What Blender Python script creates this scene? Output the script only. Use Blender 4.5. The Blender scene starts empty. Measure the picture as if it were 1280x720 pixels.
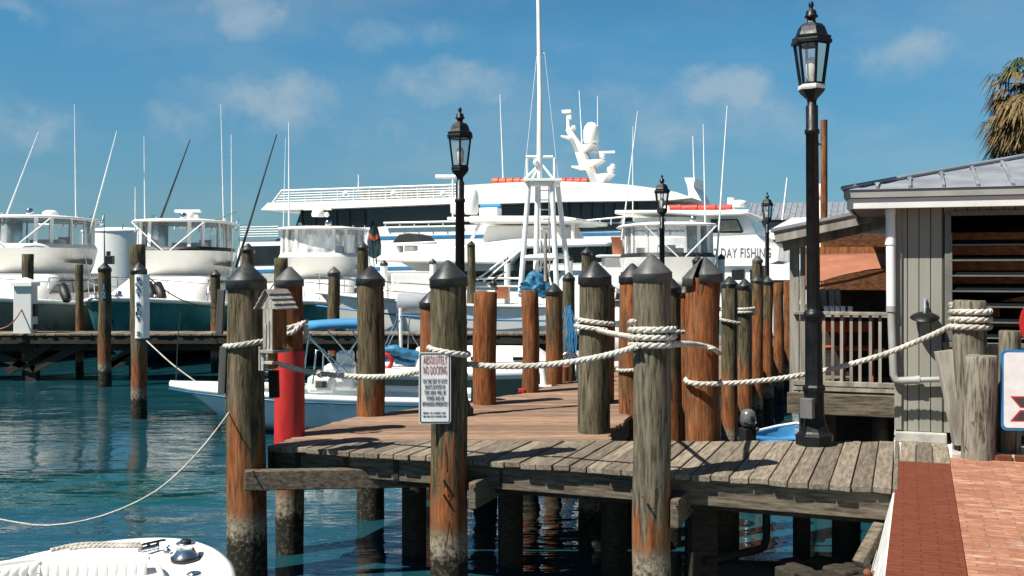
import bpy, bmesh, math, random
from mathutils import Vector, Matrix, noise as mnoise
random.seed(7)
SC = bpy.context.scene
COL = SC.collection
R = math.radians
F, CX, HY, EYE = 1350.0, 640.0, 340.0, 3.0
DECK = 1.25

def P(px, py, Y):                     # photo measure -> metres at distance Y
    return Vector(((px-CX)/F*Y, Y, EYE-(py-HY)/F*Y))
def G(px, py, z=DECK):
    return P(px, py, (EYE-z)*F/(py-HY))
E2 = Vector((.940, -.341, 0)); D2 = Vector((.341, .940, 0))

# ------------------------------------------------------------------ meshes
class MB:
    def __init__(s): s.v = []; s.f = []; s.sm = []
    def add(s, vs, fs, smooth=False, M=None):
        b = len(s.v)
        for p in vs:
            p = Vector(p)
            if M is not None: p = M @ p
            s.v.append(p)
        for f in fs:
            s.f.append(tuple(i+b for i in f)); s.sm.append(smooth)
        return s
    def box(s, c, size, M=None, rz=0, rx=0, ry=0):
        x, y, z = [k/2 for k in size]
        vs = [(-x,-y,-z),(x,-y,-z),(x,y,-z),(-x,y,-z),(-x,-y,z),(x,-y,z),(x,y,z),(-x,y,z)]
        T = Matrix.Translation(Vector(c)) @ Matrix.Rotation(rz,4,'Z') @ Matrix.Rotation(ry,4,'Y') @ Matrix.Rotation(rx,4,'X')
        if M is not None: T = M @ T
        return s.add(vs, [(0,3,2,1),(4,5,6,7),(0,1,5,4),(1,2,6,5),(2,3,7,6),(3,0,4,7)], False, T)
    def beam(s, a, b, w, h, up=(0,0,1)):
        a, b = Vector(a), Vector(b); d = (b-a).normalized(); up = Vector(up)
        if abs(d.dot(up)) > .99: up = Vector((0,1,0))
        sd = d.cross(up).normalized(); u = sd.cross(d).normalized()
        vs = []
        for q in (a, b):
            for i, j in ((-1,-1),(1,-1),(1,1),(-1,1)): vs.append(q+sd*(i*w/2)+u*(j*h/2))
        return s.add(vs, [(0,3,2,1),(4,5,6,7),(0,1,5,4),(1,2,6,5),(2,3,7,6),(3,0,4,7)])
    def loft(s, rings, closed=True, cap0=True, cap1=True, smooth=True):
        n = len(rings[0]); vs = [p for r in rings for p in r]; fs = []
        for k in range(len(rings)-1):
            for i in range(n if closed else n-1):
                j = (i+1) % n
                fs.append((k*n+i, k*n+j, (k+1)*n+j, (k+1)*n+i))
        s.add(vs, fs, smooth)
        if cap0: s.add(rings[0], [tuple(reversed(range(n)))])
        if cap1: s.add(rings[-1], [tuple(range(n))])
        return s
    def tube(s, pts, r, n=8, caps=True):
        pts = [Vector(p) for p in pts]
        m = len(pts); rs = r if isinstance(r, (list, tuple)) else [r]*m
        rings = []; side = None
        for i, p in enumerate(pts):
            t = (pts[min(i+1,m-1)]-pts[max(i-1,0)])
            t = t.normalized() if t.length > 1e-9 else Vector((0,0,1))
            if side is None:
                up = Vector((0,0,1)) if abs(t.z) < .9 else Vector((0,1,0))
                side = t.cross(up).normalized()
            else:
                side = (side - t*side.dot(t)); side = side.normalized() if side.length > 1e-9 else t.orthogonal().normalized()
            u = side.cross(t).normalized()
            rings.append([p+(side*math.cos(2*math.pi*k/n)+u*math.sin(2*math.pi*k/n))*rs[i] for k in range(n)])
        return s.loft(rings, True, caps, caps)
    def lathe(s, prof, c=(0,0,0), n=20, M=None, cap=True, smooth=True, ph=0):
        c = Vector(c); rings = []
        for r, z in prof:
            ring = [c+Vector((r*math.cos(2*math.pi*k/n+ph), r*math.sin(2*math.pi*k/n+ph), z)) for k in range(n)]
            if M is not None: ring = [M @ p for p in ring]
            rings.append(ring)
        return s.loft(rings, True, cap, cap, smooth)
    def prism(s, poly, vec):
        poly = [Vector(p) for p in poly]; vec = Vector(vec); n = len(poly)
        vs = poly+[p+vec for p in poly]
        fs = [tuple(reversed(range(n))), tuple(range(n, 2*n))]
        for i in range(n):
            j = (i+1) % n; fs.append((i, j, n+j, n+i))
        return s.add(vs, fs)
    def slab(s, sz, y0, y1):            # profile in local x,z given depth in y
        return s.prism([(a, y0, b) for a, b in sz], (0, y1-y0, 0))
    def ball(s, c, r, sz=1.0, n=14, m=8, M=None):
        prof = [(max(.001, r*math.sin(math.pi*k/m)), -r*sz*math.cos(math.pi*k/m)) for k in range(m+1)]
        return s.lathe(prof, c, n, M)
    def build(s, name, mat, parent=None, world=None, bevel=0, color=None):
        """world: verts are in world space and 'parent' (or its root) sits at location"""
        vs = s.v
        if parent is not None and world:
            rt = parent
            while rt.parent is not None: rt = rt.parent
            Mi = (Matrix.Translation(rt.location) @ rt.rotation_euler.to_matrix().to_4x4()).inverted()
            vs = [Mi @ p for p in vs]
        off = Vector((0,0,0))
        if parent is None:              # single mesh thing: origin at base
            xs = [p.x for p in vs]; ys = [p.y for p in vs]; zs = [p.z for p in vs]
            off = Vector(((min(xs)+max(xs))/2, (min(ys)+max(ys))/2, min(zs)))
            vs = [p-off for p in vs]
        me = bpy.data.meshes.new(name)
        me.from_pydata([tuple(p) for p in vs], [], s.f)
        me.polygons.foreach_set('use_smooth', s.sm)
        bm = bmesh.new(); bm.from_mesh(me)
        bmesh.ops.recalc_face_normals(bm, faces=bm.faces)
        bm.to_mesh(me); bm.free()
        me.materials.append(mat)
        o = bpy.data.objects.new(name, me); COL.objects.link(o)
        o.location = off
        if parent is not None: o.parent = parent
        if bevel:
            b = o.modifiers.new('Bevel', 'BEVEL'); b.width = bevel; b.segments = 2; b.limit_method = 'ANGLE'; b.angle_limit = R(40)
        if color: o.color = color
        return o

def split_build(mb, name, mat, parent, **kw):
    par = list(range(len(mb.v)))
    def find(i):
        while par[i] != i: par[i] = par[par[i]]; i = par[i]
        return i
    for f in mb.f:
        a = find(f[0])
        for i in f[1:]: par[find(i)] = a
    # weld coincident points so caps stay with their tube
    seen = {}
    for i, p in enumerate(mb.v):
        k = (round(p.x,4), round(p.y,4), round(p.z,4))
        if k in seen: par[find(i)] = find(seen[k])
        else: seen[k] = i
    grp = {}
    for f, sm in zip(mb.f, mb.sm): grp.setdefault(find(f[0]), []).append((f, sm))
    out = []
    for fl in grp.values():
        m = MB(); ix = {}
        for f, sm in fl:
            for i in f:
                if i not in ix: ix[i] = len(m.v); m.v.append(mb.v[i])
            m.f.append(tuple(ix[i] for i in f)); m.sm.append(sm)
        out.append(m.build(name, mat, parent, **kw))
    return out
def tag(o, label=None, cat=None, group=None, kind=None):
    if label: o['label'] = label
    if cat: o['category'] = cat
    if group: o['group'] = group
    if kind: o['kind'] = kind
    return o
def thing(name, label, cat, loc=(0,0,0), rz=0, group=None):
    o = bpy.data.objects.new(name, None); COL.objects.link(o)
    o.location = loc; o.rotation_euler = (0,0,rz); o.empty_display_size = .2
    return tag(o, label, cat, group)
def loc_of(root, p):                   # world point -> root's local frame
    M = Matrix.Translation(root.location) @ root.rotation_euler.to_matrix().to_4x4()
    return M.inverted() @ Vector(p)

def text_mb(mb, body, size, M, align='CENTER', sx=1.0, line=1.0, bold=0.0, width=None):
    cu = bpy.data.curves.new('lettering', 'FONT'); cu.body = body; cu.size = size
    cu.align_x = align; cu.align_y = 'CENTER'; cu.extrude = .0015; cu.space_line = line; cu.offset = bold
    cu.resolution_u = 3; cu.space_character = 1.12
    o = bpy.data.objects.new('lettering_source', cu); COL.objects.link(o)
    dg = bpy.context.evaluated_depsgraph_get()
    me = bpy.data.meshes.new_from_object(o.evaluated_get(dg))
    if width: xs = [v.co.x for v in me.vertices]; sx = width/(max(xs)-min(xs))
    T = M @ Matrix.Diagonal((sx, 1, 1, 1))
    mb.add([v.co for v in me.vertices], [tuple(p.vertices) for p in me.polygons], False, T)
    COL.objects.unlink(o); bpy.data.objects.remove(o); bpy.data.curves.remove(cu); bpy.data.meshes.remove(me)

# --------------------------------------------------------------- materials
def newmat(name):
    m = bpy.data.materials.new(name); m.use_nodes = True
    nt = m.node_tree; nt.nodes.clear()
    out = nt.nodes.new('ShaderNodeOutputMaterial'); b = nt.nodes.new('ShaderNodeBsdfPrincipled')
    nt.links.new(b.outputs[0], out.inputs[0])
    return m, nt, b, out
class N:
    """tiny node helper"""
    def __init__(s, nt): s.nt = nt
    def n(s, t, **kw):
        x = s.nt.nodes.new(t)
        for k, v in kw.items(): setattr(x, k, v)
        return x
    def l(s, a, b): s.nt.links.new(a, b)
    def val(s, x, inp):
        if isinstance(x, (int, float)): inp.default_value = x
        elif isinstance(x, (tuple, list)): inp.default_value = x
        else: s.l(x, inp)
    def math(s, op, a, b=0.0, c=0.0, clamp=False):
        x = s.n('ShaderNodeMath', operation=op); x.use_clamp = clamp
        s.val(a, x.inputs[0]); s.val(b, x.inputs[1]); s.val(c, x.inputs[2]); return x.outputs[0]
    def vec(s, op, a, b=(0,0,0)):
        x = s.n('ShaderNodeVectorMath', operation=op); s.val(a, x.inputs[0]); s.val(b, x.inputs[1]); return x
    def mix(s, f, a, b, bt='MIX'):
        x = s.n('ShaderNodeMix', data_type='RGBA', blend_type=bt)
        s.val(f, x.inputs[0])
        s.val(a+(1,) if isinstance(a, tuple) and len(a) == 3 else a, x.inputs[6])
        s.val(b+(1,) if isinstance(b, tuple) and len(b) == 3 else b, x.inputs[7])
        return x.outputs[2]
    def noise(s, vec, scale, detail=4, rough=.55, dist=0):
        x = s.n('ShaderNodeTexNoise'); s.l(vec, x.inputs['Vector'])
        x.inputs['Scale'].default_value = scale; x.inputs['Detail'].default_value = detail
        x.inputs['Roughness'].default_value = rough; x.inputs['Distortion'].default_value = dist
        return x.outputs[0]
    def coords(s, kind='Object', stretch=(1,1,1), rand=True, rot=0):
        tc = s.n('ShaderNodeTexCoord'); mp = s.n('ShaderNodeMapping')
        if kind == 'World':
            g = s.n('ShaderNodeNewGeometry'); src = g.outputs['Position']
        else: src = tc.outputs[kind]
        if rand and kind == 'Object':
            oi = s.n('ShaderNodeObjectInfo')
            cx = s.n('ShaderNodeCombineXYZ'); r = s.math('MULTIPLY', oi.outputs['Random'], 37.0)
            s.l(r, cx.inputs[0]); s.l(r, cx.inputs[1]); s.l(r, cx.inputs[2])
            src = s.vec('ADD', src, cx.outputs[0]).outputs[0]
        s.l(src, mp.inputs[0]); mp.inputs['Scale'].default_value = stretch; mp.inputs['Rotation'].default_value = (0,0,rot)
        return mp.outputs[0]
    def ramp(s, f, a, b, lo=0.0, hi=1.0):
        x = s.n('ShaderNodeMapRange'); x.interpolation_type = 'SMOOTHSTEP'
        s.val(f, x.inputs[0]); s.val(a, x.inputs[1]); s.val(b, x.inputs[2]); x.inputs[3].default_value = lo; x.inputs[4].default_value = hi
        return x.outputs[0]
    def bump(s, h, strength, dist, bsdf):
        x = s.n('ShaderNodeBump'); x.inputs['Strength'].default_value = strength; x.inputs['Distance'].default_value = dist
        s.l(h, x.inputs['Height']); s.l(x.outputs[0], bsdf.inputs['Normal'])
def setp(b, rough=.5, metal=0, spec=.5, ior=None):
    b.inputs['Roughness'].default_value = rough; b.inputs['Metallic'].default_value = metal
    b.inputs['Specular IOR Level'].default_value = spec
    if ior: b.inputs['IOR'].default_value = ior

ALB = .77
def simple(name, c, rough=.5, metal=0, var=.12, scale=3, bump=0, bscale=40, stretch=(1,1,1), spec=.5, stain=0, stainc=(.25,.2,.14), sscale=1.5):
    if max(c) < .57 and metal < .5: c = tuple(k*ALB for k in c); stainc = tuple(k*ALB for k in stainc)
    m, nt, b, out = newmat(name); n = N(nt); setp(b, rough, metal, spec)
    co = n.coords('Object', stretch)
    f = n.noise(co, scale, 5)
    f = n.ramp(f, .3, .7)
    col = n.mix(f, tuple(k*(1-var) for k in c), tuple(min(1, k*(1+var)) for k in c))
    if stain:
        g = n.noise(co, sscale, 8, .65)
        g = n.ramp(g, .52, .75, 0, stain)
        col = n.mix(g, col, stainc)
    n.l(col, b.inputs['Base Color'])
    rr = n.ramp(f, 0, 1, max(.02, rough-.08), min(1, rough+.08)); n.l(rr, b.inputs['Roughness'])
    if bump: n.bump(n.noise(co, bscale, 4), bump, .01, b)
    return m

def pile_mat():
    """weathered round timber; object colour r = height of the rust brown zone /4, g = how brown above, b = paleness"""
    m, nt, b, out = newmat('piling_wood'); n = N(nt); setp(b, .85, 0, .25)
    oi = n.n('ShaderNodeObjectInfo'); sep = n.n('ShaderNodeSeparateColor'); n.l(oi.outputs['Color'], sep.inputs[0])
    geo = n.n('ShaderNodeNewGeometry'); sx = n.n('ShaderNodeSeparateXYZ'); n.l(geo.outputs['Position'], sx.inputs[0]); z = sx.outputs[2]
    co = n.coords('Object', (1,1,.10)); cob = n.coords('Object', (1,1,.35)); coi = n.coords('Object')
    fine = n.noise(co, 38, 6, .65); streak = n.noise(co, 11, 4, .6); big = n.noise(cob, 4.5, 4); iso = n.noise(coi, 22, 6, .7)
    g1 = n.mix(n.ramp(fine, .33, .68), (.030,.025,.013), (.150,.125,.065))
    g1 = n.mix(n.ramp(streak, .52, .70, 0, .75), g1, (.25,.215,.155))
    g1 = n.mix(n.ramp(big, .55, .75, 0, .55), g1, (.035,.032,.022))
    g1 = n.mix(n.math('MULTIPLY', sep.outputs[2], n.ramp(fine, .3, .6)), g1, (.36,.33,.27))
    br = n.mix(n.ramp(fine, .3, .7), (.095,.027,.008), (.35,.117,.033))
    br = n.mix(n.ramp(streak, .55, .72, 0, .6), br, (.47,.20,.075))
    br = n.mix(n.ramp(big, .50, .70, 0, .70), br, (.070,.040,.018))
    br = n.mix(n.ramp(n.noise(co, 17, 5, .65), .50, .66, 0, .55), br, (.16,.125,.07))
    top = n.math('MULTIPLY', sep.outputs[0], 4.0)
    top = n.math('ADD', top, n.math('MULTIPLY', n.math('SUBTRACT', streak, .5), 2.6))
    fb = n.ramp(n.math('SUBTRACT', top, z), -.10, .12)
    fb = n.math('MAXIMUM', fb, n.math('MULTIPLY', sep.outputs[1], n.ramp(streak, .47, .60)))
    col = n.mix(fb, g1, br)
    zt = n.math('ADD', z, n.math('MULTIPLY', n.math('SUBTRACT', iso, .5), .35))
    pale = n.mix(n.ramp(iso, .35, .65), (.10,.085,.06), (.34,.28,.20))
    col = n.mix(n.ramp(zt, .72, .56), col, pale)
    col = n.mix(n.ramp(zt, .50, .36), col, n.mix(n.ramp(iso, .5, .62), (.014,.013,.008), (.085,.075,.05)))
    # checks: long dark splits
    crk = n.n('ShaderNodeTexVoronoi'); crk.feature = 'DISTANCE_TO_EDGE'; crk.inputs['Scale'].default_value = 9
    cc = n.coords('Object', (1,1,.06)); dis = n.noise(n.coords('Object', (1,1,.3)), 6, 3)
    va = n.vec('ADD', cc, (0,0,0)); vm = n.n('ShaderNodeCombineXYZ'); n.l(n.math('MULTIPLY', dis, .12), vm.inputs[0]); n.l(n.math('MULTIPLY', dis, .10), vm.inputs[1])
    n.l(n.vec('ADD', cc, vm.outputs[0]).outputs[0], crk.inputs['Vector'])
    ck = n.math('MAXIMUM', n.ramp(crk.outputs['Distance'], .0, .028), n.ramp(n.noise(cob, 7, 3), .60, .50))
    col = n.mix(n.math('ADD', n.math('MULTIPLY', ck, .75), .25), (.02,.016,.010), col)
    col = n.mix(1.0, col, (.78,.78,.78), 'MULTIPLY')
    n.l(col, b.inputs['Base Color'])
    h = n.math('ADD', n.math('MULTIPLY', fine, .6), n.math('ADD', n.math('MULTIPLY', ck, .5), n.math('MULTIPLY', iso, n.ramp(z, .7, .4, .15, 1.2))))
    n.bump(h, .9, .012, b)
    return m

def board_mat(name, lo, hi, stretch=(1,1,1), rot=0, red=0):
    lo = tuple(k*ALB for k in lo); hi = tuple(k*ALB for k in hi)
    m, nt, b, out = newmat(name); n = N(nt); setp(b, .85, 0, .25)
    geo = n.n('ShaderNodeNewGeometry'); rp = geo.outputs['Random Per Island']
    cx = n.n('ShaderNodeCombineXYZ'); k = n.math('MULTIPLY', rp, 53.0)
    for i in range(3): n.l(k, cx.inputs[i])
    mp = n.n('ShaderNodeMapping'); mp.vector_type = 'TEXTURE'; mp.inputs['Rotation'].default_value = (0,0,rot)
    n.l(geo.outputs['Position'], mp.inputs[0])
    m2 = n.n('ShaderNodeMapping'); m2.inputs['Scale'].default_value = stretch
    n.l(mp.outputs[0], m2.inputs[0])
    co = n.vec('ADD', m2.outputs[0], cx.outputs[0]).outputs[0]
    fine = n.noise(co, 34, 7, .7); big = n.noise(co, 4.5, 5, .6); iso = n.noise(geo.outputs['Position'], 7, 6, .65)
    c = n.mix(n.ramp(fine, .3, .7), lo, hi)
    c = n.mix(n.ramp(big, .5, .75, 0, .22), c, tuple(q*.6 for q in lo))
    c = n.mix(n.ramp(iso, .56, .74, 0, .22), c, tuple(q*.45 for q in hi))
    c = n.mix(1.0, c, n.n('ShaderNodeCombineColor').outputs[0], 'MULTIPLY') if False else c
    t = n.ramp(rp, 0, 1, .72, 1.22)
    cc = n.n('ShaderNodeCombineColor'); n.l(t, cc.inputs[0]); n.l(t, cc.inputs[1]); n.l(t, cc.inputs[2])
    c = n.mix(1.0, c, cc.outputs[0], 'MULTIPLY')
    n.l(c, b.inputs['Base Color']); n.bump(n.math('ADD', fine, n.math('MULTIPLY', big, .5)), .7, .008, b)
    return m

def glassy(name, tint, alpha, rough=.08, white=0):
    """thin clear sheet: see-through mixed with gloss and a little milky diffuse"""
    m, nt, b, out = newmat(name); n = N(nt)
    nt.nodes.remove(b)
    tr = n.n('ShaderNodeBsdfTransparent'); tr.inputs[0].default_value = tint+(1,)
    gl = n.n('ShaderNodeBsdfGlossy'); gl.inputs['Roughness'].default_value = rough
    df = n.n('ShaderNodeBsdfDiffuse'); df.inputs[0].default_value = (.75,.75,.72,1)
    f = n.n('ShaderNodeFresnel'); f.inputs[0].default_value = 1.45
    co = n.coords('Object', (1,1,.25)); w = n.ramp(n.noise(co, 4, 4), .35, .7, white*.5, min(1, white*1.6))
    mx = n.n('ShaderNodeMixShader'); n.l(w, mx.inputs[0]); n.l(tr.outputs[0], mx.inputs[1]); n.l(df.outputs[0], mx.inputs[2])
    m2 = n.n('ShaderNodeMixShader'); n.l(f.outputs[0], m2.inputs[0]); n.l(mx.outputs[0], m2.inputs[1]); n.l(gl.outputs[0], m2.inputs[2])
    n.l(m2.outputs[0], out.inputs[0])
    return m

def rope_mat():
    m, nt, b, out = newmat('rope_fibre'); n = N(nt); setp(b, .9, 0, .2)
    co = n.coords('Object'); f = n.noise(co, 60, 4, .6); g = n.noise(co, 3.5, 4)
    c = n.mix(n.ramp(f, .3, .7), (.34,.32,.27), (.62,.59,.53)); c = n.mix(n.ramp(g, .45, .68, 0, .7), c, (.27,.245,.19))
    n.l(c, b.inputs['Base Color']); n.bump(f, .5, .004, b); return m

def water_mat():
    m, nt, b, out = newmat('harbour_water'); n = N(nt); setp(b, .03, 0, .5, 1.38)
    g = n.n('ShaderNodeNewGeometry'); pos = g.outputs['Position']
    big = n.noise(pos, .10, 3)
    mp = n.n('ShaderNodeMapping'); mp.inputs['Scale'].default_value = (.42, 1, 1); mp.inputs['Rotation'].default_value = (0,0,.10); n.l(pos, mp.inputs[0])
    a = n.noise(mp.outputs[0], 1.6, 3, .5, .3); c = n.noise(mp.outputs[0], 5.5, 3, .5, .2); d = n.noise(pos, 14, 2, .5)
    # a rougher, greener band beyond the bow of the white boat, and calmer water generally in patches
    sx = n.n('ShaderNodeSeparateXYZ'); n.l(pos, sx.inputs[0])
    wob = n.noise(pos, .35, 3)
    yy = n.math('ADD', sx.outputs[1], n.math('ADD', n.math('MULTIPLY', n.math('SUBTRACT', wob, .5), 1.6), n.math('MULTIPLY', sx.outputs[0], -.06)))
    band = n.math('MULTIPLY', n.ramp(yy, 13.4, 14.5), n.ramp(yy, 17.0, 15.9))
    band = n.math('MULTIPLY', band, n.ramp(sx.outputs[0], -2.7, -4.2))
    n.l(n.mix(band, n.mix(n.ramp(big, .3, .7), (.006,.039,.052), (.008,.047,.060)), (.004,.055,.056)), b.inputs['Base Color'])
    amp = n.math('ADD', 1.0, n.math('MULTIPLY', band, 2.6))
    amp = n.math('MULTIPLY', amp, n.ramp(n.noise(pos, .30, 3), .35, .62, .45, 1.3))
    h = n.math('ADD', n.math('MULTIPLY', a, 1.0), n.math('ADD', n.math('MULTIPLY', c, .28), n.math('MULTIPLY', d, .05)))
    n.bump(n.math('MULTIPLY', h, amp), .30, .10, b)
    return m

def brick_mat(name, c1, c2, mortar, sc, rot, worn=.5, msize=.012):
    m, nt, b, out = newmat(name); n = N(nt); setp(b, .85, 0, .25)
    g = n.n('ShaderNodeNewGeometry'); mp = n.n('ShaderNodeMapping'); mp.vector_type = 'TEXTURE'; mp.inputs['Rotation'].default_value = (0,0,rot); wv = n.n('ShaderNodeTexNoise'); wv.inputs['Scale'].default_value = 4.0; n.l(g.outputs['Position'], wv.inputs['Vector']); n.l(n.vec('ADD', g.outputs['Position'], n.vec('MULTIPLY', wv.outputs['Color'], (.035,.035,0)).outputs[0]).outputs[0], mp.inputs[0])
    bt = n.n('ShaderNodeTexBrick'); n.l(mp.outputs[0], bt.inputs['Vector'])
    bt.inputs['Color1'].default_value = c1+(1,); bt.inputs['Color2'].default_value = c2+(1,); bt.inputs['Mortar'].default_value = mortar+(1,)
    bt.inputs['Scale'].default_value = sc; bt.inputs['Mortar Size'].default_value = msize; bt.inputs['Mortar Smooth'].default_value = .4
    bt.inputs['Brick Width'].default_value = .21; bt.inputs['Row Height'].default_value = .075; bt.inputs['Bias'].default_value = -.1
    f = n.noise(g.outputs['Position'], 9, 7, .7); st_ = n.n('ShaderNodeMapping'); st_.inputs['Scale'].default_value = (.75,1.5,1); n.l(mp.outputs[0], st_.inputs[0]); f2 = n.noise(st_.outputs[0], 5.0, 7, .7)
    col = n.mix(n.ramp(f, .3, .75, 0, .6), bt.outputs['Color'], tuple(k*.55 for k in c2))
    col = n.mix(n.ramp(f2, .54, .74, 0, worn), col, (.50,.45,.40))
    f3 = n.noise(st_.outputs[0], 2.1, 3, .5); col = n.mix(n.ramp(f3, .45, .75, 0, .45 if worn > .3 else .15), col, tuple(k*.7 for k in c2))
    n.l(col, b.inputs['Base Color'])
    n.bump(n.math('ADD', n.math('MULTIPLY', bt.outputs['Fac'], -1.0), n.math('MULTIPLY', f, .9)), 1.0, .016, b)
    return m

M_ = {}
M_['pile'] = pile_mat()
M_['grey_board'] = board_mat('weathered_grey_boards', (.125,.100,.072), (.33,.275,.205), (1, .10, 1), R(-20))
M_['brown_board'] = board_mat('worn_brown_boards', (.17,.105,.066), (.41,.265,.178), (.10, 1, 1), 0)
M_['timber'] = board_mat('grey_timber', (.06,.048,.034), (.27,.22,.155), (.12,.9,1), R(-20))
M_['dark_timber'] = board_mat('very_dark_timber', (.02,.017,.012), (.06,.05,.035), (.2,1,1))  # one very dark wood tone shared by under-deck parts and backing panels
M_['orange_timber'] = board_mat('rust_brown_timber', (.16,.05,.015), (.42,.17,.06), (1,1,.1))
M_['rail_wood'] = simple('silvered_wood', (.33,.30,.25), .85, 0, .35, 9, .5, 30, (1,1,.12), .2, .5, (.14,.12,.09), 5)
M_['cap'] = simple('black_cap_plastic', (.030,.032,.032), .42, 0, .3, 6, .15, 25, spec=.5, stain=.35, stainc=(.10,.10,.09), sscale=5)
M_['cap_grey'] = simple('faded_cap_plastic', (.085,.088,.085), .5, 0, .25, 6, .15, 25, spec=.45, stain=.4, stainc=(.05,.05,.05), sscale=5)
M_['iron'] = simple('black_painted_iron', (.008,.009,.010), .42, 0, .3, 8, .2, 50, spec=.28)
M_['lampglass'] = glassy('lantern_glass', (.93,.93,.92), .5, .12, .10)
M_['bulb'] = simple('frosted_bulb', (.70,.68,.62), .35, 0, .05)
M_['lead'] = simple('pale_painted_collar', (.62,.61,.58), .5, 0, .15, 8)
M_['rope'] = rope_mat()
M_['white'] = simple('white_gelcoat', (.83,.81,.76), .28, 0, .035, 1.2, spec=.5, stain=.10, stainc=(.60,.56,.48), sscale=1.2)
M_['cream'] = simple('off_white_paint', (.66,.65,.61), .45, 0, .05, 1.2)
M_['vinyl'] = simple('white_vinyl', (.74,.72,.68), .5, 0, .05, 5, .15, 60)
M_['teal'] = simple('teal_hull_paint', (.05,.235,.245), .22, 0, .3, .8, spec=.55)
M_['slate'] = simple('slate_hull_paint', (.24,.235,.20), .3, 0, .2, .8, spec=.5)
M_['bluehull'] = simple('blue_hull_paint', (.44,.60,.69), .25, 0, .15, .7, spec=.5)
M_['navy'] = simple('navy_trim', (.02,.11,.20), .35, 0, .1)
M_['stripe'] = simple('blue_stripe', (.045,.23,.47), .35, 0, .06)
M_['glass'] = simple('dark_tinted_glass', (.012,.016,.018), .07, 0, .3, .6, spec=.6)
M_['curtain'] = glassy('clear_vinyl_curtain', (1,1,1), .5, .10, .03)
M_['curtain_milky'] = glassy('milky_vinyl_curtain', (.9,.91,.91), .5, .15, .55)
M_['tube'] = simple('white_painted_tube', (.80,.79,.75), .35, 0, .05)
M_['steel'] = simple('stainless_steel', (.62,.62,.62), .18, 1, .08, 8)
M_['galv'] = simple('galvanised_sheet', (.30,.325,.35), .5, .2, .16, 2.2, .15, 6, stain=.35, stainc=(.62,.64,.66), sscale=2)
M_['black'] = simple('black_rubber', (.012,.012,.012), .5, 0, .2)
M_['carbon'] = simple('dark_outrigger_pole', (.03,.035,.035), .35, 0, .2)
M_['tarp'] = simple('blue_tarp', (.016,.15,.28), .5, 0, .45, 6, .8, 12)
M_['canvas_blue'] = simple('blue_canvas', (.045,.26,.50), .75, 0, .1, 6, .2, 20)
M_['grey_canvas'] = simple('grey_canvas', (.33,.35,.37), .8, 0, .15, 5, .3, 15)
M_['black_canvas'] = simple('black_canvas', (.018,.02,.022), .8, 0, .2, 5, .3, 15)
M_['raft'] = simple('orange_raft_cover', (.55,.10,.03), .6, 0, .25, 5, .4, 9)
M_['redraft'] = simple('red_raft_cover', (.52,.045,.025), .6, 0, .25, 5, .4, 9)
M_['red'] = simple('red_paint', (.50,.018,.016), .5, 0, .18, 7, .2, 40, (1,1,.25), stain=.75, stainc=(.20,.07,.035), sscale=9)
M_['drum'] = simple('terracotta_plastic', (.40,.13,.06), .6, 0, .15)
M_['canvas_brown'] = simple('brown_awning_canvas', (.36,.135,.07), .85, 0, .12, 3, .4, 12, stain=.5, stainc=(.45,.20,.11), sscale=3)
M_['brown_wall'] = board_mat('brown_stained_boards', (.05,.018,.007), (.19,.075,.028), (.12,1,1))
M_['siding'] = simple('grey_painted_siding', (.305,.300,.252), .7, 0, .10, 3, .3, 30, (1,1,.12), .3, .45, (.20,.185,.145), 3.5)
M_['soffit'] = simple('grey_trim_paint', (.33,.325,.305), .65, 0, .1)
M_['fascia'] = simple('pale_fascia_paint', (.60,.595,.565), .6, 0, .07, 2, stain=.3, stainc=(.40,.38,.33), sscale=3)
M_['pvc'] = simple('white_pvc_pipe', (.72,.72,.70), .4, 0, .05, 3)
M_['pvc_grey'] = simple('grey_pvc_pipe', (.40,.40,.38), .5, 0, .12, 4)
M_['concrete'] = simple('pale_concrete', (.46,.44,.40), .9, 0, .22, 5, .6, 26, spec=.2, stain=.5, stainc=(.25,.23,.19), sscale=4)
M_['seawall'] = simple('whitewashed_concrete', (.60,.59,.55), .9, 0, .2, 6, .9, 18, spec=.2, stain=.5, stainc=(.22,.2,.16), sscale=5)
M_['brick'] = brick_mat('worn_brick_paving', (.49,.235,.145), (.30,.115,.065), (.33,.19,.125), 1.0, R(-20), .9, .007)
M_['brick_red'] = brick_mat('dark_red_paver', (.165,.042,.018), (.15,.036,.015), (.12,.034,.014), 1.0, R(-20), .05, .004)
M_['sign_white'] = simple('white_sign_enamel', (.70,.70,.68), .35, 0, .06, 9, stain=.2, stainc=(.45,.43,.38), sscale=7)
M_['ink_red'] = simple('faded_red_ink', (.50,.085,.04), .5, 0, .3, 30)
M_['ink_black'] = simple('dark_ink', (.05,.05,.055), .5, 0, .2)
M_['bright_wood'] = board_mat('lightened_wood', (.20,.075,.028), (.48,.20,.085), (.12,1,1))
M_['slat_grey'] = simple('dull_olive_grey_paint', (.16,.16,.135), .6, 0, .12, 4)
M_['dark_plank'] = simple('tarred_plank', (.085,.088,.08), .8, 0, .3, 8, .4, 30, (1,1,.12))
M_['tan_reflection'] = simple('tan_window_reflection', (.42,.35,.25), .3, 0, .2, 2)  # window reflection put into a flat tan colour
M_['flag'] = simple('dark_flag_cloth', (.012,.045,.055), .8, 0, .4, 6)
M_['curtain_mid'] = glassy('hazy_vinyl_curtain', (1,1,1), .5, .12, .16)
M_['ink_black2'] = simple('grey_black_ink', (.10,.10,.105), .5, 0, .2)
M_['matt_black'] = simple('matt_black_pipe', (.010,.010,.009), .85, 0, .3)  # even matt black for the two under-dock pipes
M_['shipglass'] = simple('smoked_window', (.030,.036,.038), .18, 0, .35, .25)
M_['ink_teal'] = simple('teal_ink', (.01,.05,.10), .5, 0, .2)
M_['ink_grey'] = simple('grey_ink', (.16,.16,.17), .5, 0, .2)
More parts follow.
